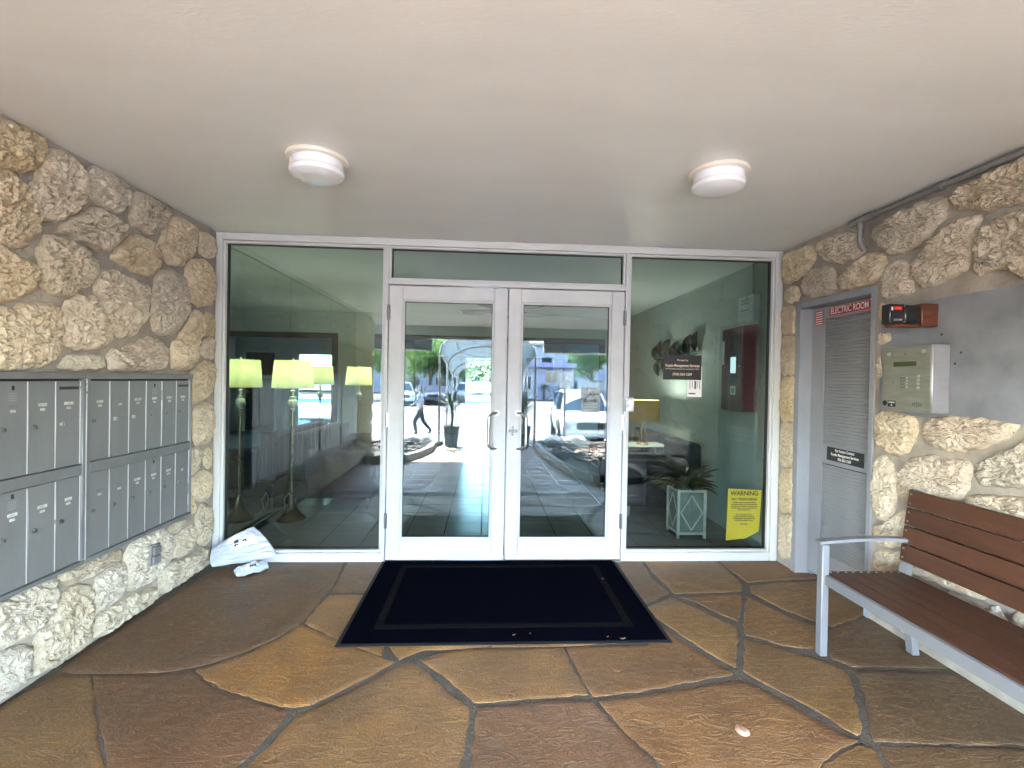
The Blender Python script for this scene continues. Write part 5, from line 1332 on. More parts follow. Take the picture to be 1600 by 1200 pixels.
# ================================================================== POOL SIDE, BEYOND THE HALL
M['deck'] = mat('pale_pool_deck', (0.19, 0.19, 0.19), 0.8, var=0.08, vscale=1.2, bump=0.2, bscale=40)
M['water'] = mat('pool_water', (0.05, 0.33, 0.42), 0.04, var=0.1, vscale=1.0, bump=0.25, bscale=6, rvar=0.0)
M['pool_tile'] = mat('blue_pool_tile', (0.02, 0.10, 0.38), 0.3, var=0.2, vscale=20)
dk_ = bxo('pool_deck', -14, 14, 8.96, 40, -0.2, -0.012, M['deck']); tag(dk_, kind='structure')
pw = bxo('pool_water', -7, 6.5, 12.6, 24.0, -0.0115, 0.02, M['water']); tag(pw, kind='structure')
pc = empty('pool_coping', (0, 18, 0), 'raised blue tiled pool coping beyond the hall door', 'pool edge')
bxo('coping_edge', -7.3, 6.8, 24.0, 24.4, -0.011, 0.16, M['pool_tile'], pc); bxo('coping_edge', -7.3, 6.8, 12.2, 12.6, -0.011, 0.05, M['deck'], pc)
bxo('coping_edge', -7.3, -7.0, 12.6, 24.0, -0.011, 0.06, M['deck'], pc); bxo('coping_edge', 6.5, 6.8, 12.6, 24.0, -0.011, 0.06, M['deck'], pc)
lbn = empty('low_bench', (-0.1, 10.0, 0), 'low dark bench outside the pool door', 'bench')
bxo('bench_top', -0.52, 0.45, 9.75, 10.2, 0.14, 0.26, M['casing'], lbn, bev=0.004)
for x in (-0.42, 0.28): bxo('leg', x, x + 0.07, 9.8, 10.15, -0.012, 0.14, M['casing'], lbn)
pf = empty('picket_fence', (0, 30, 0), 'white picket fence beyond the swimming pool', 'fence')
pk = B(); prism(pk, [(-0.05, 0), (0.05, 0), (0.05, 1.18), (0, 1.26), (-0.05, 1.18)], lambda x, z: (x, -0.012, z), lambda x, z: (x, 0.012, z)); bmesh.ops.recalc_face_normals(pk, faces=pk.faces)
p0 = obj('picket', pk, M['white_metal'], pf); pk_me = p0.data; bpy.data.objects.remove(p0)
for k in range(66): inst('picket', pk_me, pf, (-4.6 + k * 0.145, 29.95, -0.012))
for z in (0.25, 0.95): bxo('fence_rail', -4.8, 5.1, 29.97, 30.02, z, z + 0.09, M['white_metal'], pf)
hg = empty('hedge', (0, 32, 0), 'tall green hedge behind the white picket fence', 'hedge')
_rd = random.Random(77); bm = B()
for k in range(9000):
    p = Vector((_rd.uniform(-5.5, 5.5), 31.2 + _rd.random() ** 2 * 1.6, 0.1 + _rd.random() * (3.3 + 0.7 * noise.noise(Vector((k * 0.01, 0, 0))))))
    q = _rd.uniform(0.10, 0.18); a_ = Vector((_rd.uniform(-1, 1), _rd.uniform(-1, 1), _rd.uniform(-1, 1))).normalized(); b_ = a_.orthogonal().normalized()
    bm.faces.new([bm.verts.new(p + t) for t in (a_ * q, b_ * q * .6, -a_ * q, -b_ * q * .6)])
M['hedge'] = mat('hedge_foliage', (0.055, 0.075, 0.04), 0.6, var=0.4, vscale=2)
obj('foliage', bm, M['hedge'], hg)
bm = B()
for k in range(12): tube(bm, [(-5 + k * 0.9, 32, -0.01), (-5 + k * 0.9 + _rd.uniform(-.2, .2), 32.1, 2.2)], [0.05, 0.02], 6)
obj('stems', bm, M['casing'], hg)
# ================================================================== OUTSIDE, BEHIND THE CAMERA (seen in the glass)
M['lot'] = mat('sun_bleached_concrete', (0.088, 0.088, 0.092), 0.85, var=0.10, vscale=0.6, bump=0.25, bscale=30)
M['soil'] = mat('dark_mulch', (0.045, 0.036, 0.028), 0.95, var=0.5, vscale=14, bump=1.0, bscale=30, bdist=0.04)
M['kerb'] = mat('kerb_concrete', (0.36, 0.34, 0.31), 0.85, var=0.12, vscale=6, bump=0.3, bscale=40)
M['rock'] = mat('white_landscape_rock', (0.62, 0.60, 0.56), 0.85, var=0.15, vscale=6, bump=0.6, bscale=18, rnd=0.12)
M['facade'] = mat('pale_lavender_stucco', (0.42, 0.42, 0.47), 0.8, var=0.05, vscale=2, bump=0.2, bscale=80)
M['beam'] = mat('grey_fascia_paint', (0.34, 0.36, 0.37), 0.6, var=0.04)
def zg(y):
    """ground height in front of the building"""
    t = min(1.0, max(0.0, (-y - 6.3) / 5.0)); return -0.55 * t
# one ground sheet out to the horizon; it dips away from the entrance
bm = B(); ys = [-400, -60, -20, -11.3, -10, -8.5, -7.2, -6.3, -4.0, 9.0, 45, 400]; xs = [-400, -60, -20, 20, 60, 400]
g = [[bm.verts.new((x, y, zg(y) - 0.03)) for x in xs] for y in ys]
for j in range(len(ys) - 1):
    for i in range(len(xs) - 1): bm.faces.new((g[j][i], g[j][i + 1], g[j + 1][i + 1], g[j + 1][i]))
tag(obj('ground', bm, M['lot']), kind='structure')
# sloping entrance path under the canopy
bm = B(); ys = [-6.3, -7.5, -8.7, -10, -11.3, -12.8]
for a, b in zip(ys, ys[1:]):
    v = [bm.verts.new(p) for p in ((-1.0, a, zg(a) + .001), (1.0, a, zg(a) + .001), (1.0, b, zg(b) + .001), (-1.0, b, zg(b) + .001))]
    bm.faces.new(v[::-1])
M['path'] = mat('tan_path', (0.24, 0.18, 0.12), 0.8, var=0.15, vscale=3, bump=0.3, bscale=40)
tag(obj('path', bm, M['path']), kind='structure')
# building front on both sides and the roof over everything
bld = empty('apartment_building', (0, 1.5, 0), 'pale stucco building whose overhang shelters the entrance', 'building')
bxo('front_wall', -9.0, XL - 0.3, -5.2, -5.0, 0.0, H, M['facade'], bld); bxo('front_wall', XR + 0.3, 9.0, -4.5, -4.3, 0.0, H, M['facade'], bld)
bxo('side_wall', -9.0, -8.8, -5.0, 8.95, 0.0, H, M['facade'], bld); bxo('side_wall', 8.8, 9.0, -4.3, 8.95, 0.0, H, M['facade'], bld)
bxo('rear_wall', -8.8, -2.2, 8.8, 8.95, 0.0, H, M['facade'], bld); bxo('rear_wall', 2.2, 8.8, 8.8, 8.95, 0.0, H, M['facade'], bld)
bxo('roof', -9.3, 9.3, -6.32, 9.2, H + 0.351, H + 0.55, M['beam'], bld)
bxo('added_shade_storeys', -9.0, 9.0, -4.8, 8.9, H + 0.551, 9.4, M['facade'], bld)  # unseen upper mass, added so its shadow falls over the pool deck
bxo('fascia_beam', -9.0, -1.15, -6.29, -6.10, 2.02, H - 0.001, M['beam'], bld); bxo('fascia_beam', 1.15, 9.0, -6.29, -6.10, 2.02, H - 0.001, M['beam'], bld)
bxo('fascia_beam', -1.15, 1.15, -6.28, -6.11, 2.24, H - 0.001, M['beam'], bld)
bxo('fascia_trim', -9.0, -1.16, -6.31, -6.08, 1.995, 2.019, M['white_metal'], bld); bxo('fascia_trim', 1.16, 9.0, -6.31, -6.08, 1.995, 2.019, M['white_metal'], bld)
for x in (-8.2, -4.6, 4.6, 8.2):
    bxo('overhang_post', x - 0.07, x + 0.07, -6.27, -6.13, 0.0, 2.02, M['beam'], bld)

# planting beds with kerbs and rocks
def bed(poly, label_side, sgn):
    bm = B(); n = len(poly)
    top = [bm.verts.new((x, y, zg(y) + 0.07)) for x, y in poly]; bot = [bm.verts.new((x, y, zg(y) - 0.05)) for x, y in poly]
    bm.faces.new(top)
    for i in range(n): bm.faces.new((top[i], bot[i], bot[(i + 1) % n], top[(i + 1) % n]))
    bmesh.ops.recalc_face_normals(bm, faces=bm.faces)
    tag(obj('planting_bed', bm, M['soil']), kind='structure')
bedR = [(1.60, -2.85), (1.33, -3.35), (1.17, -4.1), (1.08, -5.2), (1.06, -6.5), (1.06, -9.6), (5.5, -9.6), (5.5, -6.0), (5.5, -4.55), (2.62, -4.52), (2.26, -4.3), (2.25, -2.85)]
bedL = [(-1.10, -6.5), (-1.10, -5.6), (-1.22, -5.0), (-1.42, -4.45), (-2.04, -4.30), (-2.04, -5.0), (-2.4, -5.22), (-6.0, -5.25), (-6.0, -8.6), (-1.10, -8.6)]
bed(bedR, 'r', 1); bed(bedL, 'l', -1)
def kerb(pts, label):
    d = empty('kerb', (pts[0][0], pts[0][1], 0), label, 'kerb')
    for (x0, y0), (x1, y1) in zip(pts, pts[1:]):
        v = Vector((x1 - x0, y1 - y0, 0)); l = v.length; n = max(1, round(l / 0.5))
        for k in range(n):
            a = Vector((x0, y0, 0)) + v * ((k + 0.01) / n); b = Vector((x0, y0, 0)) + v * ((k + 0.99) / n)
            a.z = zg(a.y); b.z = zg(b.y)
            s = Vector((-v.y, v.x, 0)).normalized() * 0.045
            bm = B()
            lo = [bm.verts.new(p) for p in (a - s - Vector((0, 0, .05)), b - s - Vector((0, 0, .05)), b + s - Vector((0, 0, .05)), a + s - Vector((0, 0, .05)))]
            hi = [bm.verts.new(p) for p in (a - s + Vector((0, 0, .11)), b - s + Vector((0, 0, .11)), b + s + Vector((0, 0, .11)), a + s + Vector((0, 0, .11)))]
            bm.faces.new(lo[::-1]); bm.faces.new(hi)
            for i in range(4): bm.faces.new((lo[i], lo[(i + 1) % 4], hi[(i + 1) % 4], hi[i]))
            bmesh.ops.recalc_face_normals(bm, faces=bm.faces)
            obj('kerb_stone', bm, M['kerb'], d)
kerb(bedR[:6], 'low kerb edging the planting bed on the white car side'); kerb(bedL[:5], 'low kerb edging the planting bed on the walking person side')
random.seed(33)
rocks = [(1.55, -6.9), (2.15, -7.7), (3.05, -5.9), (3.3, -8.7), (-1.6, -6.9), (-2.7, -6.6)]
rock_labels = ['pale landscape rock nearest the canopy post on the car side', 'pale landscape rock beside the parking sign post', 'pale landscape rock in the shaded part of the planting bed', 'pale landscape rock before the nose of the white car', 'pale landscape rock by the kerb below the walking person', 'pale landscape rock set back from the kerb, walking person side']
for k, (x, y) in enumerate(rocks):
    r = random.uniform(0.13, 0.24); bm = B(); bmesh.ops.create_icosphere(bm, subdivisions=3, radius=1.0)
    for v in bm.verts:
        n = 1 + 0.35 * noise.noise(v.co * 1.6 + Vector((k * 7, 0, 0))) + 0.12 * noise.noise(v.co * 5)
        v.co = Vector((x + v.co.x * r * 1.3 * n, y + v.co.y * r * n, zg(y) + 0.06 + r * 0.35 + v.co.z * r * 0.62 * n))
    tag(obj('landscape_rock', bm, M['rock'], None, smooth=50), rock_labels[k], 'rock', 'rocks in the planting beds')
# mulch chips: uncountable
bm = B()
for k in range(2600):
    if random.random() < 0.62: x, y = random.uniform(1.2, 5.2), random.uniform(-9.4, -4.2)
    else: x, y = random.uniform(-5.5, -1.25), random.uniform(-8.4, -5.0)
    s = random.uniform(0.015, 0.05); z = zg(y) + 0.07
    Mr_ = Matrix.Translation((x, y, z + s * 0.4)) @ Matrix.Rotation(random.uniform(0, 6), 4, 'Z') @ Matrix.Rotation(random.uniform(-.5, .5), 4, 'X')
    box(bm, -s, s, -s * .5, s * .5, -s * .3, s * .3, 0, Mr_)
M['chips'] = mat('bark_chips', (0.10, 0.08, 0.062), 0.9, var=0.6, vscale=9)
tag(obj('bark_mulch', bm, M['chips']), 'scattered bark chips covering both planting beds', 'mulch', kind='stuff')

# barrel canopy over the path
M['canvas'] = shade_mat('teal_grey_canvas', (0.13, 0.165, 0.185), 0.4)
cn = empty('entrance_canopy', (0, -9, 0), 'barrel vaulted canvas canopy on white poles over the entrance path', 'canopy')
ends = [-6.45, -8.5, -10.6, -12.7]
def arch(y, t):
    a = math.pi * t; return (-1.03 * math.cos(a), y, zg(y) + 2.0 + 0.52 * math.sin(a))
bm = B(); rows = [[bm.verts.new(arch(ends[0] + (ends[-1] - ends[0]) * j / 12, i / 16)) for i in range(17)] for j in range(13)]
for j in range(12):
    for i in range(16): bm.faces.new((rows[j][i], rows[j][i + 1], rows[j + 1][i + 1], rows[j + 1][i]))
r2 = []
cv = obj('canvas', bm, M['canvas'], cn, smooth=60)
for y in ends:
    obj('rib', tube(B(), [(p[0] * 0.985, p[1], p[2] - 0.02) for p in (arch(y, i / 14) for i in range(15))], 0.026, 8), M['white_metal'], cn, smooth=60)
for y0_, y1_ in zip(ends, ends[1:]):
    for t0, t1 in ((0.25, 0.5), (0.75, 0.5)):
        a, b = arch(y0_, t0), arch(y1_, t1); obj('brace', tube(B(), [(a[0], a[1], a[2] - 0.03), (b[0], b[1], b[2] - 0.03)], 0.016, 6), M['white_metal'], cn)
for t in (0.0, 0.25, 0.5, 0.75, 1.0):
    obj('purlin', tube(B(), [(p[0] * 0.98, p[1], p[2] - 0.02) for p in (arch(y, t) for y in ends)], 0.02, 8), M['white_metal'], cn)
for y in ends:
    for s in (-1, 1): obj('post', tube(B(), [(s * 1.015, y, zg(y) - 0.02), (s * 1.015, y, zg(y) + 2.0)], 0.024, 10), M['white_metal'], cn, smooth=60)

# potted spiky plants either side of the path
M['pot'] = mat('grey_glazed_pot', (0.10, 0.11, 0.13), 0.35, var=0.2)
M['blade_green'] = mat('spiky_leaf', (0.085, 0.115, 0.045), 0.5, var=0.35, vscale=5, rnd=0.2)
bl = B(); blade(bl, (0, 0, 0), 0, 0.62, 0.75, 0.020, 0.9); 
b0 = obj('spiky_leaf', bl, M['blade_green'], None, smooth=70); bl_me = b0.data; bpy.data.objects.remove(b0)
random.seed(8)
for sx, lab in ((-0.76, 'potted spiky plant at the path edge on the walking person side'), (0.78, 'potted spiky plant at the path edge on the white car side')):
    y = -6.62
    d = empty('potted_plant', (sx, y, zg(y)), lab, 'plant', 'potted plants flanking the path')
    obj('pot', lathe(B(), [(0, 0.0), (0.13, 0.0), (0.17, 0.42), (0.19, 0.44), (0.175, 0.46), (0.15, 0.44), (0, 0.42)], 0, 0, 28), M['pot'], d, smooth=40).data.transform(Matrix.Translation((sx, y, zg(y))))
    obj('stem', tube(B(), [(sx, y, 0.35), (sx + 0.02, y, 0.62), (sx, y + .01, 0.86)], [0.03, 0.025, 0.02], 8), M['soil'], d)
    for k in range(70):
        inst('leaf', bl_me, d, (sx + random.uniform(-.02, .02), y + random.uniform(-.02, .02), random.uniform(0.55, 0.90)), (0, random.uniform(-0.75, 0.45), random.uniform(0, 6.28)), (random.uniform(.6, 1.0),) * 3)

# cars
M['paint_white'] = mat('white_car_paint', (0.72, 0.73, 0.73), 0.2, var=0.01, coat=0.6)
M['paint_dark'] = mat('dark_blue_car_paint', (0.03, 0.04, 0.07), 0.2, var=0.05, coat=0.6)
M['paint_silver'] = mat('silver_car_paint', (0.45, 0.46, 0.47), 0.25, var=0.02, metal=0.4, coat=0.6)
M['car_glass'] = mat('car_glass', (0.02, 0.03, 0.05), 0.05, var=0.0, spec=0.9, rvar=0.02)
M['tyre'] = mat('tyre_rubber', (0.02, 0.02, 0.02), 0.8)
M['lamp_clear'] = mat('headlamp_lens', (0.55, 0.57, 0.6), 0.1, spec=0.8)
M['lamp_red'] = mat('tail_lamp_lens', (0.45, 0.01, 0.01), 0.15)
def car(label, loc, rotz, paint, suv=True):
    d = empty('parked_car', (0, 0, 0), label, 'car')
    L_, Wd = (4.55, 0.92) if suv else (4.5, 0.88)
    hb, ht = (1.02, 1.66) if suv else (0.92, 1.42)
    # lower body: stations along the length, front at +y
    st = [(2.27, 0.66, 0.34, 0.62), (2.20, 0.80, 0.28, 0.78), (1.95, 0.88, 0.24, hb - 0.12), (1.0, 0.91, 0.22, hb - 0.02), (0.0, Wd, 0.22, hb), (-1.3, Wd, 0.22, hb + 0.02), (-2.0, 0.89, 0.26, hb), (-2.22, 0.82, 0.34, hb - 0.08), (-2.27, 0.74, 0.40, hb - 0.2)]
    bm = B(); rings = []
    for y, w, z0, z1 in st:
        zm = (z0 + z1) / 2
        sec = [(-w * 0.88, z0), (w * 0.88, z0), (w * 0.98, z0 + 0.12), (w, zm), (w * 0.97, z1 - 0.09), (w * 0.88, z1), (0, z1 + 0.035), (-w * 0.88, z1), (-w * 0.97, z1 - 0.09), (-w, zm), (-w * 0.98, z0 + 0.12)]
        rings.append([bm.verts.new((x, y, z)) for x, z in sec])
    for a, b in zip(rings, rings[1:]):
        for k in range(11): bm.faces.new((a[k], a[(k + 1) % 11], b[(k + 1) % 11], b[k]))
    bm.faces.new(rings[0][::-1]); bm.faces.new(rings[-1]); bmesh.ops.recalc_face_normals(bm, faces=bm.faces)
    obj('body', bm, paint, d, smooth=38)
    # cabin
    rear = -2.05 if suv else -1.45
    base = [(1.02, 0.80), (-0.2, 0.86), (rear, 0.82)]; roof = [(0.30, 0.62), (-0.5, 0.66), (rear + 0.28, 0.62)]
    bm = B(); v = []
    for (y, w), (yr, wr) in zip(base, roof):
        v.append([bm.verts.new(p) for p in ((-w, y, hb - 0.02), (w, y, hb - 0.02), (wr, yr, ht - 0.05), (wr * 0.85, yr, ht), (-wr * 0.85, yr, ht), (-wr, yr, ht - 0.05))])
    for a, b in zip(v, v[1:]):
        for k in range(6): bm.faces.new((a[k], a[(k + 1) % 6], b[(k + 1) % 6], b[k]))
    bm.faces.new(v[0][::-1]); bm.faces.new(v[-1]); bmesh.ops.recalc_face_normals(bm, faces=bm.faces)
    obj('cabin', bm, paint, d, smooth=25)
    def pane(name, q):
        bm = B(); c = sum((Vector(p) for p in q), Vector()) / 4
        n = (Vector(q[1]) - Vector(q[0])).cross(Vector(q[3]) - Vector(q[0])).normalized()
        if n.dot(c - Vector((0, -0.4, 1.1))) < 0: n = -n
        pr = prism(bm, [(0, 0), (1, 0), (1, 1), (0, 1)], *[lambda u, w, o=o: tuple((Vector(q[0]) * (1 - u) * (1 - w) + Vector(q[1]) * u * (1 - w) + Vector(q[2]) * u * w + Vector(q[3]) * (1 - u) * w - c) * 0.90 + c + n * o) for o in (0.002, 0.010)])
        bmesh.ops.recalc_face_normals(bm, faces=bm.faces)
        obj(name, bm, M['car_glass'], d)
    zb, zt = hb - 0.02, ht - 0.05
    pane('windscreen', [(-0.80, 1.02, zb), (0.80, 1.02, zb), (0.62, 0.30, zt), (-0.62, 0.30, zt)])
    pane('rear_window', [(-0.82, rear, zb), (0.82, rear, zb), (0.62, rear + 0.28, zt), (-0.62, rear + 0.28, zt)])
    for s in (-1, 1):
        pane('side_window', [(s * 0.80, 1.02, zb), (s * 0.86, -0.2, zb), (s * 0.66, -0.5, zt), (s * 0.62, 0.30, zt)])
        pane('side_window', [(s * 0.86, -0.2, zb), (s * 0.82, rear, zb), (s * 0.62, rear + 0.28, zt), (s * 0.66, -0.5, zt)])
        hl = obj('headlight', lathe(B(), [(0, -0.02), (0.12, 0.0), (0.14, 0.03), (0.13, 0.05)], 0, 0, 20), M['lamp_clear'], d, smooth=50)
        hl.data.transform(Matrix.Translation((s * 0.63, 2.255, 0.70)) @ Matrix.Rotation(R(90), 4, 'X') @ Matrix.Rotation(s * R(18), 4, 'Y'))
        bxo('tail_light', s * 0.74 - 0.08, s * 0.74 + 0.08, -2.268, -2.235, hb - 0.32, hb - 0.10, M['lamp_red'], d, bev=0.01)
        bxo('door_mirror', s * 1.0 - 0.10, s * 1.0 + 0.08, 0.62, 0.76, hb - 0.02, hb + 0.15, paint, d, bev=0.03)
        for y in (1.42, -1.36):
            rr = 0.35 if suv else 0.31
            w = obj('wheel', lathe(B(), [(0.22, -0.11), (rr - 0.02, -0.11), (rr, -0.07), (rr, 0.07), (rr - 0.02, 0.11), (0.22, 0.11)], 0, 0, 28), M['tyre'], d, smooth=40)
            Mw = Matrix.Translation((s * 0.83, y, rr)) @ Matrix.Rotation(R(90), 4, 'Y'); w.data.transform(Mw)
            q = lathe(B(), [(0, -0.115), (0.05, -0.12), (0.07, -0.09), (0.18, -0.10), (0.225, -0.112), (0.225, 0.112), (0.18, 0.10), (0.07, 0.09), (0.05, 0.12), (0, 0.115)], 0, 0, 20)
            rim = obj('rim', q, M['steel'], w, smooth=30); rim.data.transform(Mw)
            obj('wheel_arch', tube(B(), [(s * 0.915, y + (rr + .07) * math.cos(a * math.pi / 10), rr + (rr + .07) * math.sin(a * math.pi / 10)) for a in range(11)], 0.035, 6), M['tyre'], d)
    bxo('grille', -0.42, 0.42, 2.262, 2.30, 0.56, 0.76, M['black'], d, bev=0.01)
    bxo('front_bumper', -0.72, 0.72, 2.20, 2.33, 0.32, 0.50, paint, d, bev=0.04)
    bxo('underside', -0.80, 0.80, -2.1, 2.1, 0.16, 0.24, M['black'], d)
    bxo('number_plate', -0.16, 0.16, -2.29, -2.268, 0.62, 0.70, M['paper'], d)
    d.location = loc; d.rotation_euler = (0, 0, rotz)
    return d
car('white sport utility car nosed up to the planting bed', (3.25, -12.5, -0.56), R(4), M['paint_white'])
car('dark blue car parked behind the white sport utility car', (6.4, -24.0, -0.56), R(8), M['paint_dark'], False)
car('white sport utility car parked across the lot by the trees', (-6.3, -33, -0.56), R(-12), M['paint_white'])
car('dark sedan beside the far white car', (-4.0, -34.5, -0.56), R(-6), M['paint_dark'], False)
car('silver car parked beyond the canopy', (-1.9, -38, -0.56), R(86), M['paint_silver'])

# lavender house across the lot
M['lav'] = mat('lavender_stucco', (0.36, 0.36, 0.46), 0.8, var=0.05, vscale=1, bump=0.1, bscale=30)
M['lav_roof'] = mat('violet_roof_edge', (0.30, 0.29, 0.46), 0.7, var=0.05)
hs_ = empty('lavender_house', (6.5, -46, -0.56), 'low lavender house with purple eave across the parking lot', 'house')
bxo('wall', 2.6, 9.2, -52, -46, -0.58, 2.75, M['lav'], hs_)
rf = bxo('roof', 2.3, 9.4, -52.3, -45.2, 2.75, 3.25, M['lav_roof'], hs_, bev=0.05)
def hwin(x0, x1, z0, z1):
    w = bxo('window', x0, x1, -46.01, -45.93, z0, z1, M['white_metal'], hs_)
    m = (x0 + x1) / 2
    for a, b in ((x0 + 0.08, m - 0.04), (m + 0.04, x1 - 0.08)): bxo('pane', a, b, -45.935, -45.90, z0 + 0.08, z1 - 0.08, M['car_glass'], w)
hwin(6.2, 7.6, 1.15, 2.35); hwin(8.1, 9.0, 1.15, 2.35)
hdoor = bxo('door', 3.9, 4.9, -46.01, -45.92, -0.56, 2.0, M['white_metal'], hs_)
bxo('pane', 4.1, 4.7, -45.925, -45.90, 0.5, 1.8, M['car_glass'], hdoor)
bxo('downpipe', 9.02, 9.14, -45.99, -45.87, -0.56, 2.75, M['white_metal'], hs_)
wf = empty('board_fence', (13, -45, -0.56), 'pale wooden board fence beside the lavender house', 'fence')
M['fence'] = mat('weathered_fence_board', (0.40, 0.37, 0.34), 0.85, var=0.15, vscale=2, rnd=0.15)
fb = B(); box(fb, -0.14, 0.14, -0.015, 0.015, 0, 1.95); f0 = obj('board', fb, M['fence'], wf); fb_me = f0.data; bpy.data.objects.remove(f0)
for k in range(46): inst('board', fb_me, wf, (9.6 + k * 0.30, -44.5 + random.uniform(-.01, .01), -0.56 + random.uniform(-.03, .03)))

# trees
M['bark'] = mat('tree_bark', (0.12, 0.09, 0.065), 0.9, var=0.3, vscale=6, bump=0.6, bscale=20)
def leaf_mat(name, col):
    m = mat(name, col, 0.6, var=0.4, vscale=0.8); nt = m.node_tree
    t = nt.nodes.new('ShaderNodeBsdfTranslucent'); t.inputs[0].default_value = (col[0] * 1.7, col[1] * 1.9, col[2] * 1.2, 1)
    x = nt.nodes.new('ShaderNodeMixShader'); x.inputs[0].default_value = 0.5
    nt.links.new(nt.nodes['Principled BSDF'].outputs[0], x.inputs[1]); nt.links.new(t.outputs[0], x.inputs[2]); nt.links.new(x.outputs[0], nt.nodes['Material Output'].inputs[0])
    return m
M['foliage'] = leaf_mat('tree_foliage', (0.07, 0.12, 0.04))
M['foliage2'] = leaf_mat('yellow_green_foliage', (0.11, 0.15, 0.05))
def tree(label, loc, h, r, m, seed, grp):
    rd = random.Random(seed); d = empty('tree', loc, label, 'tree', grp); x, y, z = loc
    bm = tube(B(), [(x, y, z), (x + .1, y, z + h * .25), (x, y + .1, z + h * .5)], [0.22, 0.17, 0.11], 10)
    cl = []
    for k in range(9):
        t = rd.uniform(0, 6.28); q = rd.uniform(0.2, 0.75) * r; c = Vector((x + q * math.cos(t), y + q * math.sin(t), z + h * rd.uniform(0.42, 0.9))); cl.append((c, r * rd.uniform(0.35, 0.55)))
        tube(bm, [(x, y, z + h * rd.uniform(.25, .48)), tuple(c)], [0.07, 0.03], 6)
    obj('trunk', bm, M['bark'], d, smooth=60)
    bm = B()
    for c, cr in cl:
        for k in range(420):
            v = Vector((rd.gauss(0, 1), rd.gauss(0, 1), rd.gauss(0, 0.8))).normalized() * cr * rd.uniform(0.5, 1.05)
            p = c + v; s = rd.uniform(0.09, 0.19); a = Vector((rd.uniform(-1, 1), rd.uniform(-1, 1), rd.uniform(-1, 1))).normalized(); b = a.orthogonal().normalized()
            bm.faces.new([bm.verts.new(p + q) for q in (a * s, b * s * .6, -a * s, -b * s * .6)])
    obj('crown', bm, m, d)
gt = 'trees around the parking lot'
tree('broad green tree beyond the far white car', (-9.5, -42, -0.56), 7.0, 3.0, M['foliage2'], 1, gt)
tree('broad green tree behind the dark sedan', (-5.5, -44, -0.56), 6.2, 2.8, M['foliage'], 2, gt)
tree('small green tree behind the silver car', (-2.0, -46, -0.56), 5.6, 2.4, M['foliage2'], 3, gt)
tree('dark green tree behind the board fence near the house', (11.5, -48, -0.56), 6.6, 2.9, M['foliage'], 4, gt)
tree('yellow green tree behind the far end of the board fence', (16.5, -47, -0.56), 6.4, 2.9, M['foliage2'], 5, gt)
tree('green tree beyond the picket fence by the pool', (-3.2, 35, 0), 4.6, 2.2, M['foliage2'], 6, 'trees beyond the pool')
tree('pale tree beyond the picket fence to the side of the pool', (2.4, 37, 0), 4.8, 2.4, M['foliage'], 7, 'trees beyond the pool')
for k, (x, y, h, r) in enumerate(((-14, -46, 7.5, 3.4), (-8, -50, 8.0, 3.6), (-3.5, -52, 7.5, 3.4), (1.5, -54, 7.5, 3.2), (21, -50, 7.5, 3.4))):
    tree(('tall tree at the far edge of the lot past the broad trees', 'tall tree rising between the two broad trees', 'tall tree rising behind the silver car and small tree', 'tall tree behind the canopy end', 'tall tree past the end of the board fence')[k], (x, y, -0.56), h, r, (M['foliage'], M['foliage2'])[k % 2], 20 + k, gt)
nb = empty('neighbour_building', (-8, -62, -0.56), 'pale blue grey two storey building behind the far trees', 'building')
bxo('wall', -34, 34, -70, -62, -0.58, 6.2, M['facade'], nb)
bxo('roof', -34.5, 34.5, -70.4, -61.4, 6.2, 6.6, M['beam'], nb)
for fl in (0, 1):
    for k in range(18):
        w = bxo('window', -32 + k * 3.6, -30.4 + k * 3.6, -62.02, -61.94, 0.3 + fl * 3.0, 1.7 + fl * 3.0, M['white_metal'], nb)
        bxo('pane', -31.9 + k * 3.6, -30.5 + k * 3.6, -61.945, -61.92, 0.4 + fl * 3.0, 1.6 + fl * 3.0, M['car_glass'], w)
# palms in front of the house
random.seed(15)
for x, lab in ((6.0, 'small palm by the lavender house window'), (7.9, 'small palm at the lavender house corner')):
    d = empty('palm', (x, -45.2, -0.56), lab, 'palm', 'palms before the house')
    obj('trunk', tube(B(), [(x, -45.2, -0.56), (x, -45.2, 0.5)], [0.12, 0.09], 8), M['bark'], d)
    for k in range(16):
        bm = B(); blade(bm, (x, -45.2, 0.5), random.uniform(0, 6.28), random.uniform(0.8, 1.3), random.uniform(0.2, 1.2), 0.09, 1.4); obj('frond', bm, M['foliage2'], d, smooth=70)

# parking sign seen from behind
ps = empty('parking_sign', (1.95, -8.2, zg(-8.2)), 'square parking sign on a steel post in the planting bed', 'sign')
obj('post', tube(B(), [(1.95, -8.2, -0.2), (1.95, -8.2, 1.62)], 0.028, 8), M['alu_frame'], ps, smooth=50)
bxo('sign_panel', 1.80, 2.10, -8.165, -8.160, 1.22, 1.62, M['alu_edge'], ps)

# motor scooter by the house
sc_ = empty('motor_scooter', (6.9, -42.5, -0.56), 'dark motor scooter parked before the lavender house', 'scooter')
for y in (-0.55, 0.60):
    w = obj('wheel', lathe(B(), [(0.13, -0.05), (0.25, -0.05), (0.27, 0), (0.25, 0.05), (0.13, 0.05)], 0, 0, 20), M['tyre'], sc_, smooth=40); w.data.transform(Matrix.Translation((6.9, -42.5 + y, -0.29)) @ Matrix.Rotation(R(90), 4, 'Y'))
bm = B(); prism(bm, [(-0.75, 0.1), (-0.2, 0.0), (0.25, 0.0), (0.42, 0.5), (0.5, 0.62), (0.30, 0.62), (0.12, 0.18), (-0.1, 0.16), (-0.2, 0.48), (-0.8, 0.52)], lambda y, z: (6.76, -42.5 + y, -0.36 + z), lambda y, z: (7.04, -42.5 + y, -0.36 + z)); bmesh.ops.recalc_face_normals(bm, faces=bm.faces)
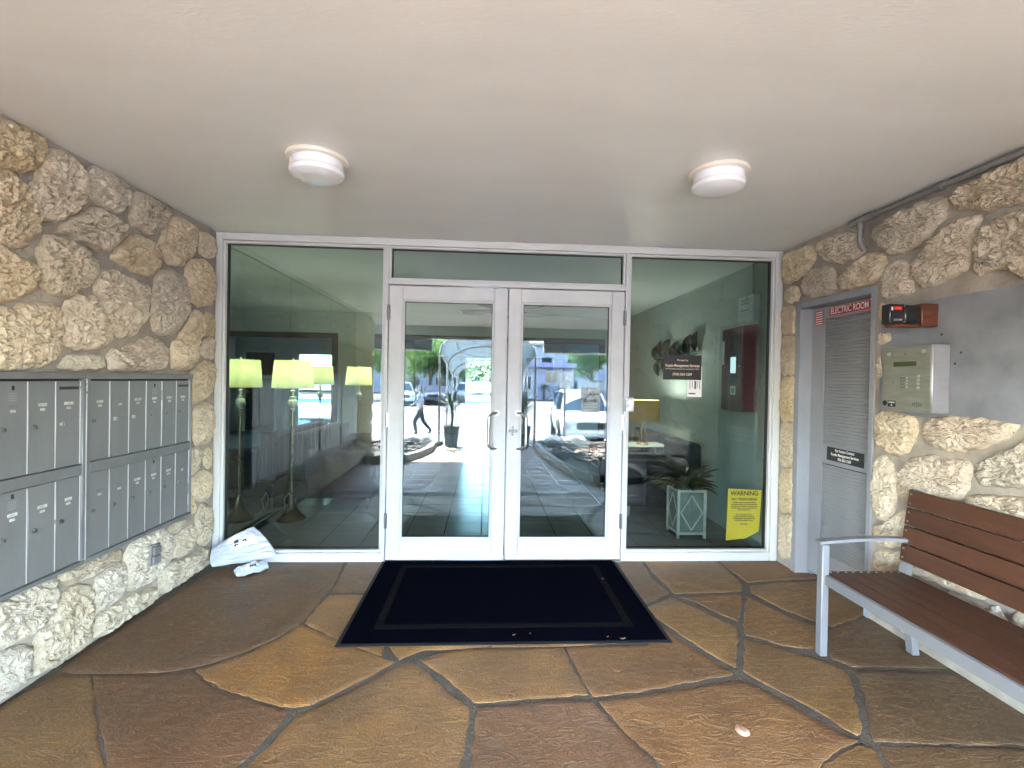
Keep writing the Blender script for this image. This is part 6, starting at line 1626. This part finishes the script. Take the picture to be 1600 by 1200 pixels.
obj('body', bm, M['paint_dark'], sc_)
bxo('saddle', 6.74, 7.06, -43.3, -42.68, 0.16, 0.26, M['black'], sc_, bev=0.04)
obj('handlebar', tube(B(), [(6.58, -42.05, 0.42), (6.9, -42.08, 0.36), (7.22, -42.05, 0.42)], 0.018, 8), M['steel'], sc_)

# person walking across the lot
M['skin'] = mat('skin', (0.42, 0.26, 0.18), 0.6)
M['top'] = mat('grey_blue_top', (0.33, 0.38, 0.46), 0.8, var=0.1)
M['shorts'] = mat('dark_trousers', (0.05, 0.055, 0.06), 0.8)
M['hair'] = mat('brown_hair', (0.06, 0.035, 0.02), 0.7)
def person(loc, rotz):
    pe = empty('person', (0, 0, 0), 'person in grey blue top and dark trousers walking across the lot', 'person')
    J = [((0, 0, 0.92), .125, -1), ((0, 0, 1.10), .12, 0), ((0, .01, 1.30), .135, 1), ((0, .01, 1.42), .09, 2), ((0, .02, 1.50), .052, 3), ((0, .03, 1.57), .075, 4), ((0, .03, 1.66), .085, 5), ((0, .02, 1.72), .06, 6),
         ((.17, .01, 1.38), .062, 3), ((.22, -.06, 1.12), .045, 8), ((.22, .08, .92), .035, 9), ((.21, .16, .86), .03, 10),
         ((-.17, .01, 1.38), .062, 3), ((-.22, .10, 1.13), .045, 12), ((-.18, .30, 1.03), .035, 13), ((-.17, .38, 1.02), .03, 14),
         ((.09, 0, .86), .10, 0), ((.10, .22, .50), .07, 16), ((.10, .14, .10), .045, 17), ((.10, .28, .05), .035, 18),
         ((-.09, 0, .86), .10, 0), ((-.10, -.10, .50), .07, 20), ((-.10, -.38, .16), .045, 21), ((-.10, -.28, .06), .035, 22)]
    me = bpy.data.meshes.new('body'); me.from_pydata([j[0] for j in J], [(j[2], i) for i, j in enumerate(J) if j[2] >= 0], []); o = bpy.data.objects.new('body', me); C.objects.link(o)
    md = o.modifiers.new('skin', 'SKIN')
    if not me.skin_vertices: me.attributes.new('skin_v', 'FLOAT', 'POINT')
    for i, j in enumerate(J): me.skin_vertices[0].data[i].radius = (j[1], j[1] * 0.85); me.skin_vertices[0].data[i].use_root = i == 0
    o.modifiers.new('sub', 'SUBSURF').levels = 2; o.modifiers['sub'].render_levels = 2
    dg = bpy.context.evaluated_depsgraph_get(); me2 = bpy.data.meshes.new_from_object(o.evaluated_get(dg)); bpy.data.objects.remove(o)
    me2.materials.clear()
    for m in ('skin', 'top', 'shorts', 'hair', 'black'): me2.materials.append(M[m])
    for f in me2.polygons:
        c = f.center; f.use_smooth = True
        if c.z > 1.50: f.material_index = 3 if (c.z > 1.68 or c.y < 0.0) else 0
        elif c.z > 0.93: f.material_index = 1 if (abs(c.x) < 0.19 or c.z > 1.2) and c.y < 0.2 else 0
        elif c.z > 0.10: f.material_index = 2 if abs(c.x) < 0.185 else 0
        else: f.material_index = 4
    b = bpy.data.objects.new('body', me2); C.objects.link(b); attach(b, pe)
    pe.location = loc; pe.rotation_euler = (0, 0, rotz)
person((-2.25, -12.9, -0.56), R(75))
